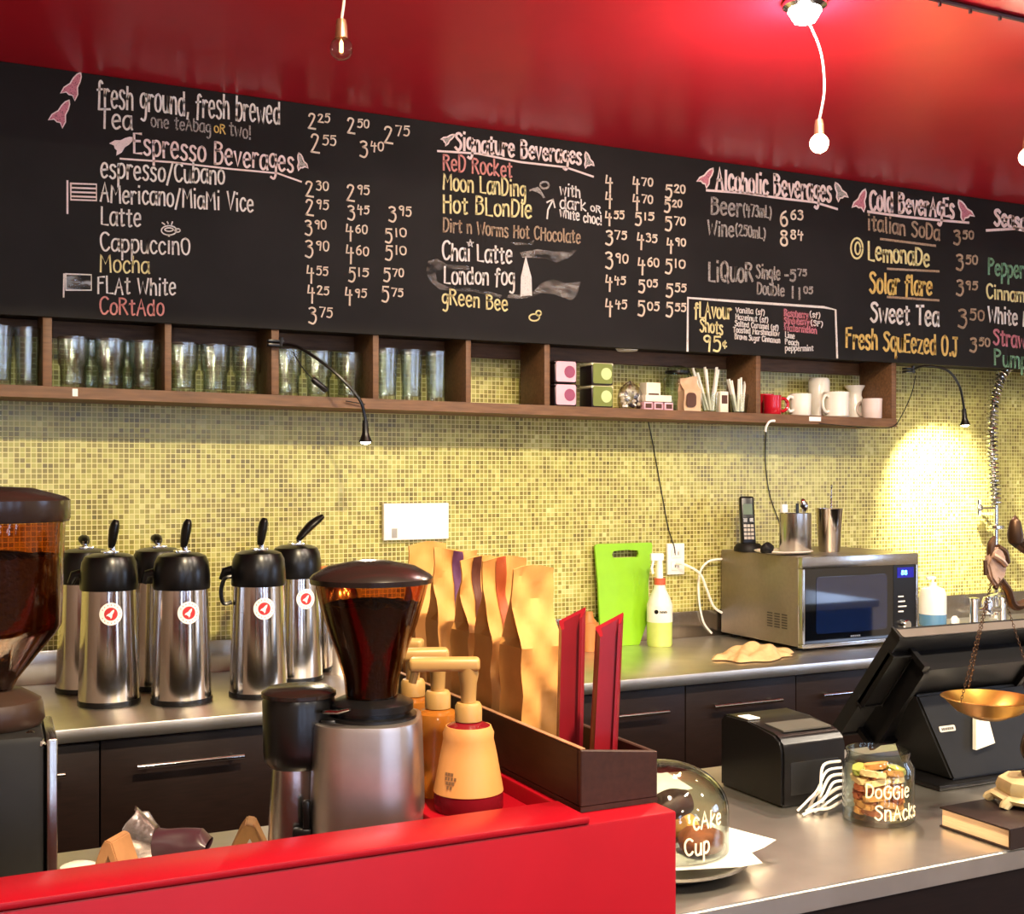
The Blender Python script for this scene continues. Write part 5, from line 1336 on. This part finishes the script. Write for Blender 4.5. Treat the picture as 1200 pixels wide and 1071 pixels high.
def bone():
    pts = []
    for i in range(48):
        a = 2*pi*i/48; x = .021*cos(a); y = .0085*sin(a)
        k = abs(cos(a)); y *= 1+.75*max(0, (k-.55)/.45)**.7*(1 if abs(sin(a)) > .12 else .55); x *= 1-.18*(1 if abs(sin(a)) < .12 else 0)
        pts.append((x, y))
    bm = BM(); prism(bm, pts, lambda u, v: Vector((u, v, 0)), lambda u, v: Vector((u, v, .009))); bmesh.ops.bevel(bm, geom=[e for e in bm.edges if abs(e.verts[0].co.z-e.verts[1].co.z) < 1e-6], offset=.0018, segments=2, affect='EDGES')
    return bm
protos = [None]*4
for lay in range(6):
    for k in range(5):
        a = 2*pi*k/5+lay*.7+rnd.uniform(-.2, .2); rr = .028
        z = .011+lay*.0118
        ci = (1, 0, 1, 0, 1, 0, 2)[rnd.randrange(7)] if lay < 4 else (2, 2, 0, 2, 3)[rnd.randrange(5)]
        loc = jp+Vector((rr*cos(a), rr*sin(a), z)); rot = (rnd.uniform(-.25, .25), rnd.uniform(-.25, .25), a+pi/2+rnd.uniform(-.3, .3))
        lab = bl_[ci]+' dog biscuit in the open glass jar'
        if protos[ci] is None: o = protos[ci] = obj('dog_biscuit', bone(), bc[ci], loc=loc, rot=rot)
        else: o = protos[ci].copy(); COL.objects.link(o); o.location = loc; o.rotation_euler = rot
        tag(o, lab, 'biscuit', bl_[ci]+' dog biscuits in the jar')

# ---- till (seen from the back)
tl_ = thing('point_of_sale_terminal', 'black touchscreen till seen from behind on the steel counter', 'till', (1.455, 1.5, CT+.0004))
def TP(x, y, z): return Vector((x-1.44, y-1.5, z-CT-.0004))
a_top = Vector((0, 0, 1.168-CT)); a_bot = Vector((0, .150, .975-CT)); nrm = Vector((0, -(a_top-a_bot).z, (a_top-a_bot).y)).normalized()
wS = .37
bm = BM()
def slab(bm, x0, x1, v0, v1, d0, d1, bev=.004):
    vs = box(bm, 0, 1, 0, 1, 0, 1)
    for v in vs:
        p = a_bot.lerp(a_top, v0+(v1-v0)*v.co.z); v.co = p+nrm*-1*(d0+(d1-d0)*v.co.y)*-1+Vector((x0+(x1-x0)*v.co.x, 0, 0))
    es = list({e for v in vs for e in v.link_edges}); bmesh.ops.bevel(bm, geom=es, offset=bev, segments=2, affect='EDGES')
slab(bm, 0, wS, 0, 1, -.016, 0, .004); obj('screen_housing', bm, M_BLACKM, tl_)
bm = BM(); slab(bm, .004, wS-.004, .985, 1.010, -.012, .001, .002); obj('top_trim', bm, mat('grey_trim', '77706a', .35, .6), tl_)
bm = BM(); slab(bm, .012, wS-.012, .02, .98, -.019, -.0162, .001); obj('touch_screen', bm, mat('till_screen', '10141c', .08), tl_)
bm = BM(); slab(bm, .05, wS-.05, .06, .84, .0005, .034, .010); obj('rear_housing', bm, M_BLACK, tl_)
bm = BM(); slab(bm, .0, .045, .35, .85, .0005, .010, .003); obj('side_reader', bm, M_BLACK, tl_)
bm = BM()
pv = [(1.47, .0), (1.80, .0), (1.74, .16), (1.52, .16)]
sf_ = [(0.085, .012), (.300, .012), (.270, .150), (.060, .150)]
prism(bm, [(.105, .010), (.33, .010), (.33, .150), (.070, .150)], lambda u, v: Vector((u, -.02+v*.35, v)), lambda u, v: Vector((u, .10+v*.25, v)))
bmesh.ops.bevel(bm, geom=list(bm.edges), offset=.004, segments=2, affect='EDGES'); obj('stand', bm, M_BLACKM, tl_)
bm = BM(); box(bm, .06, .36, -.03, .20, 0, .010, .004); obj('foot_plate', bm, M_BLACK, tl_)
bm = BM(); lz = .092; prism(bm, rrect(.102, .138, lz-.0045, lz+.0045, .002), lambda u, v: Vector((u, -.0215+v*.35, v)), lambda u, v: Vector((u, -.019+v*.35, v))); st = obj('maker_badge', bm, M_PALE, tl_, smooth=0)
bm = BM()
for k in range(8): prism(bm, [(.106+k*.0036, lz-.002), (.1082+k*.0036, lz-.002), (.1082+k*.0036, lz+.0022), (.106+k*.0036, lz+.0018)], lambda u, v: Vector((u, -.0219+v*.35, v)), lambda u, v: Vector((u, -.0214+v*.35, v)))
obj('badge_print', bm, M_BLACKM, st, smooth=0)
p = TP(1.60, 1.47, CT)
bm = BM(); prism(bm, [(.152, .055), (.200, .062), (.200, .112), (.172, .108)], lambda u, v: Vector((u+.012, -.030+v*.35, v)), lambda u, v: Vector((u+.012, -.0225+v*.35, v))); obj('notice_card', bm, M_PALE, tl_, smooth=0)

# ---- book
bk = thing('hardback_book', 'closed dark hardback book lying under the brass scale', 'book', (1.368, 1.198, CT+.0004), radians(1))
BKW, BKD, BKH = .230, .128, .030
M_COVER = mat('dark_book_cover', '241a18', .35, var=.15); M_PAGES = mat('cream_page_edges', 'd8b993', .8, var=.15, scale=30, stretch=(1, 1, 60))
bm = BM(); box(bm, 0, BKW, 0, BKD, 0, .0028, .0006); box(bm, 0, BKW, 0, BKD, BKH-.0028, BKH, .0006); box(bm, .001, BKW, 0, .003, .0026, BKH-.0026); obj('cover', bm, M_COVER, bk)
bm = BM(); box(bm, .003, BKW-.003, .0032, BKD-.003, .0029, BKH-.0029); obj('pages', bm, M_PAGES, bk, smooth=0)
bm = BM(); ls, tw = layout('a', random.Random(1))
for i in range(2): box(bm, .028+i*.0, .12, -.0004, .0001, .012+i*.006, .0135+i*.006)
obj('spine_marks', bm, M_STEEL, bk, smooth=0)

# ---- balance scale on the book
bz = CT+.0004+BKH+.0004
bc0 = Vector((1.514, 1.274, bz))
bs = thing('balance_scale', 'antique balance scale with a hanging brass pan, standing on the book', 'scale', bc0)
bm = BM(); n = 8
rings = [(.066, 0), (.070, .006), (.058, .012), (.060, .020), (.056, .030), (.034, .034), (0, .034)]
lathe(bm, [(0, .004)]+[(r, z+.006) for r, z in rings], 8)
for k in range(8):
    a = 2*pi*k/8; tube(bm, [(.060*cos(a), .060*sin(a), .010), (.070*cos(a), .070*sin(a), .004), (.072*cos(a), .072*sin(a), .0)], [.008, .008, .007], 8)
obj('base', bm, M_CREAM, bs)
L = lambda p: Vector(p)-bc0
Y0 = bc0.y
col = catmull([(0, 0, .036), (-.010, -.004, .062), (-.016, 0, .085), (-.004, 0, .115), (.020, 0, .145), (.045, 0, .175), (.055, 0, .25), (.045, 0, .33), (.04, 0, .40)], 8)
bm = BM(); tube(bm, col, [.016, .012, .015, .012, .011, .013, .010, .009, .008], 12); lathe(bm, [(0, .0402), (.022, .0402), (.024, .046), (.014, .052), (0, .055)], 16); obj('column', bm, M_BRONZE, bs)
pan_c = L((1.398, 1.263, 1.112)); hook = L(onY(1166, 656, 1.270))
bm = BM(); lathe(bm, [(0, -.032), (.02, -.031), (.045, -.020), (.064, -.001), (.067, 0), (.064, .001), (.043, -.017), (.02, -.028), (0, -.029)], 48, pan_c); obj('hanging_pan', bm, M_BRASS, bs)
for k in range(3):
    a = radians(188)+k*2*pi/3; e = pan_c+Vector((.0655*cos(a), .0655*sin(a), .001))
    bm = BM(); nn = 46
    for i in range(nn):
        q = e.lerp(hook+Vector((0, 0, -.01)), (i+.5)/nn); d = (hook-e).normalized(); s = d.orthogonal().normalized() if i % 2 == 0 else d.cross(d.orthogonal().normalized())
        ln = (hook-e).length/nn*.62
        tube(bm, [q+d*ln*cos(b)+s*.0016*sin(b) for b in [2*pi*j/8 for j in range(9)]], .0005, 4)
    obj('chain', bm, M_BRONZE, bs)
# ornament carrying the chains: a cast bow with a lion-like swirl, and the arm to the column
M_OLDB = mat('aged_pinkish_bronze', 'a98c7a', .45, .5, var=.3, scale=60)
bm = BM(); prism(bm, [(-.020, -.006), (-.013, -.026), (0, -.040), (.011, -.022), (.020, -.012), (.016, .012), (.002, .020), (-.012, .014)], lambda u, v: hook+Vector((u, -.006, v)), lambda u, v: hook+Vector((u, .006, v)))
bmesh.ops.bevel(bm, geom=list(bm.edges), offset=.003, segments=2, affect='EDGES')
tube(bm, catmull([hook+Vector((-.012, -.007, .008)), hook+Vector((.002, -.010, .0)), hook+Vector((.014, -.007, -.008))], 5), .004, 8); obj('pan_bow', bm, M_OLDB, bs)
bm = BM(); tube(bm, catmull([hook+Vector((-.010, 0, .006)), hook+Vector((-.008, 0, .022)), hook+Vector((-.001, 0, .034))], 5), [.005, .006, .003], 8); tube(bm, catmull([hook+Vector((.004, 0, .018)), hook+Vector((.016, 0, .010)), hook+Vector((.024, 0, -.006))], 5), [.006, .008, .006], 8); tube(bm, [hook+Vector((-.020, 0, .0)), hook+Vector((-.019, 0, -.022))], .003, 6); tube(bm, [hook+Vector((0, 0, -.042)), hook+Vector((.012, 0, -.028))], .004, 6); obj('bow_scroll', bm, M_BRONZE, bs)
bm = BM(); tube(bm, catmull([hook+Vector((.010, .002, -.026)), hook+Vector((.03, .004, -.045)), hook+Vector((.058, .008, -.072)), L((1.518+.05, Y0, 1.28)), ], 6), [.005, .006, .007, .008], 8); lathe(bm, [(0, -.02), (.010, -.012), (.012, 0), (.008, .02), (0, .03)], 12, hook+Vector((.042, .0, .036))); tube(bm, catmull([hook+Vector((.042, 0, .03)), hook+Vector((.075, .004, .012)), L((1.518+.045, Y0, 1.30))], 6), [.010, .009, .008], 8); obj('beam', bm, M_BRONZE, bs)

# ---- bits behind the red ledge
M_TAN = mat('tan_board_fold', 'b98a54', .7, var=.15, scale=40); M_TAN2 = mat('brown_board_fold', '9a6c46', .7, var=.15, scale=40)
def fold(px, y, h, w, rz, label, m):
    x = xat(px, y); t = thing('folded_card', label, 'folded card', (x, y, CT+.0004), rz)
    bm = BM(); pts = [(-w*.62, 0), (-w*.16, h*.86), (-.002, h), (w*.14, h*.97), (w*.66, 0), (w*.50, 0), (w*.06, h*.80), (-w*.40, 0)]
    prism(bm, pts, lambda u, v: Vector((u, -.012, v)), lambda u, v: Vector((u, .034, v)))
    bmesh.ops.bevel(bm, geom=list(bm.edges), offset=.0015, segments=2, affect='EDGES'); obj('front_leaf', bm, m, t)
    return t
fold(290, 1.56, .072, .062, -YAW+.15, 'right tan folded card standing between the pouch and the steel grinder', M_TAN)
fold(130, 1.57, .072, .050, -YAW-.2, 'left brown folded card standing beside the white cup', M_TAN2)
x0 = xat(216, 1.66)
M_PURPLE = mat('dark_purple_film', '3a2028', .35, var=.2); M_FOIL = mat('crinkled_silver_foil', 'cfc2c2', .22, .9, var=.2, scale=60, bump=.8)
po = thing('coffee_pouch', 'dark purple foil pouch lying on its side, silver mouth open', 'pouch', (x0, 1.66, CT+.0004), -YAW)
bm = BM()
def pou(u, v):
    a = u*2*pi; x = -.038+.072*v; r = .0215*(1-.12*v+.06*sin(3*a+v*6)); k = 1 if v < .85 else 1-(v-.85)/.15*.7
    return Vector((x, r*1.15*cos(a), .0245+r*sin(a)*k))
grid(bm, 32, 14, pou, closed_u=True); obj('pouch_body', bm, M_PURPLE, po)
bm = BM()
def foil(u, v):
    a = u*2*pi; r = .024+.018*v+.004*sin(5*a)*v+.006*sin(3*a+1)*v
    return Vector((-.038-.028*v+.006*sin(4*a)*v, r*1.0*cos(a), max(.001, .026+.008*v+r*sin(a)*1.0)))
grid(bm, 36, 8, foil, closed_u=True); bmesh.ops.solidify(bm, geom=list(bm.faces), thickness=.0008); obj('foil_mouth', bm, M_FOIL, po)
x0 = xat(92, 1.60)
cp_ = thing('white_cup', 'upturned white cup behind the red ledge at the left', 'cup', (x0, 1.60, CT+.0004))
bm = BM(); lathe(bm, [(.030, 0), (.031, .002), (.027, .024), (.022, .033), (.014, .036), (0, .037)], 32); lathe(bm, [(.030, 0), (.029, .001), (.025, .023), (0, .031)], 32); obj('cup_body', bm, M_CERAM, cp_)

# ================================================================== CEILING THINGS
def pendant(px, py, y, label, lit, cord_px):
    b = onY(px, py, y); top = Vector((b.x+cord_px[0], y+cord_px[1], CEIL-.0004))
    t = thing('pendant_bulb', label, 'pendant lamp', top)
    L = lambda p: Vector(p)-top
    mid = cord_px[2]
    bm = BM(); tube(bm, catmull([(0, 0, 0)]+[L(b)*f+Vector((o, 0, 0)) for f, o in mid]+[L(b)+Vector((0, 0, .048))], 8), .0026, 6); obj('cord', bm, mat('pale_flex', 'd8c4b8', .4), t)
    bm = BM(); lathe(bm, [(0, .050), (.008, .050), (.010, .040), (.011, .018), (0, .018)], 16, L(b)); obj('socket', bm, mat('copper_socket', 'b8876a', .3, .8), t)
    bm = BM(); R = .020
    lathe(bm, [(0, -R)]+[(R*cos(a), R*sin(a)) for a in [(-80+16*i)*pi/180 for i in range(10)]]+[(.009, .0176)], 24, L(b)); obj('glass_globe', bm, M_GLASS if not lit else mat('glowing_globe', 'fff2dc', .2, emit='ffdfae', estr=14), t)
    bm = BM(); lathe(bm, [(0, -.008), (.0035, -.006), (.0035, .010), (0, .0175)], 10, L(b))
    obj('filament', bm, mat('dim_filament', 'ffd9b0', .4, emit='ffb070', estr=6) if not lit else M_BULB, t)
    if lit: lamp('pendant_bulb_light', 'POINT', b+Vector((0, -.0, -.03)), lit, (1, .80, .58), .02)
    return t
pendant(400, 57, 1.99, 'unlit clear globe bulb hanging at the upper left', 0, (.006, 0, [(.5, .004)]))
pendant(960, 168, 1.99, 'glowing globe bulb hanging on a curved cord, upper right', 16, (-.035, 0, [(.25, .030), (.55, .030)]))
pendant(1204, 184, 1.99, 'globe bulb cut by the right edge under the red ceiling', 3, (-.0, 0, [(.5, .0)]))
p = onZ(943, 2, CEIL)
dl = thing('ceiling_spotlight', 'blazing spotlight on the red ceiling at the top edge', 'ceiling light', (p.x, p.y, CEIL-.0004))
bm = BM(); lathe(bm, [(0, 0), (.045, 0), (.045, -.010), (.034, -.016), (.034, -.010), (0, -.010)], 32); obj('lamp_ring', bm, M_CHROME, dl)
bm = BM(); lathe(bm, [(0, -.0104), (.030, -.0104), (.034, -.02), (.022, -.04), (0, -.047)], 24); obj('lens', bm, mat('blazing_lens', 'ffffff', .3, emit='fff0e8', estr=60), dl)
lamp('ceiling_spotlight_light', 'POINT', (p.x, p.y, CEIL-.075), 9, (1, .88, .78), .03)
# dark cable along the front edge of the red ceiling
a, b = onZ(1098, -4, CEIL), onZ(1215, 24, CEIL)
yy = (a.y+b.y)/2
bm = BM(); tube(bm, [(1.2, yy, CEIL-.006), (4.6, yy, CEIL-.006)], .0055, 8)
for i in range(40): tube(bm, [(1.25+.085*i, yy, CEIL-.008), (1.25+.085*i, yy, CEIL-.018)], .004, 6)
o = obj('ceiling_cable', bm, mat('dark_red_cable', '3a0a0e', .5)); tag(o, 'dark cable with clips running along the front of the red ceiling', 'cable')
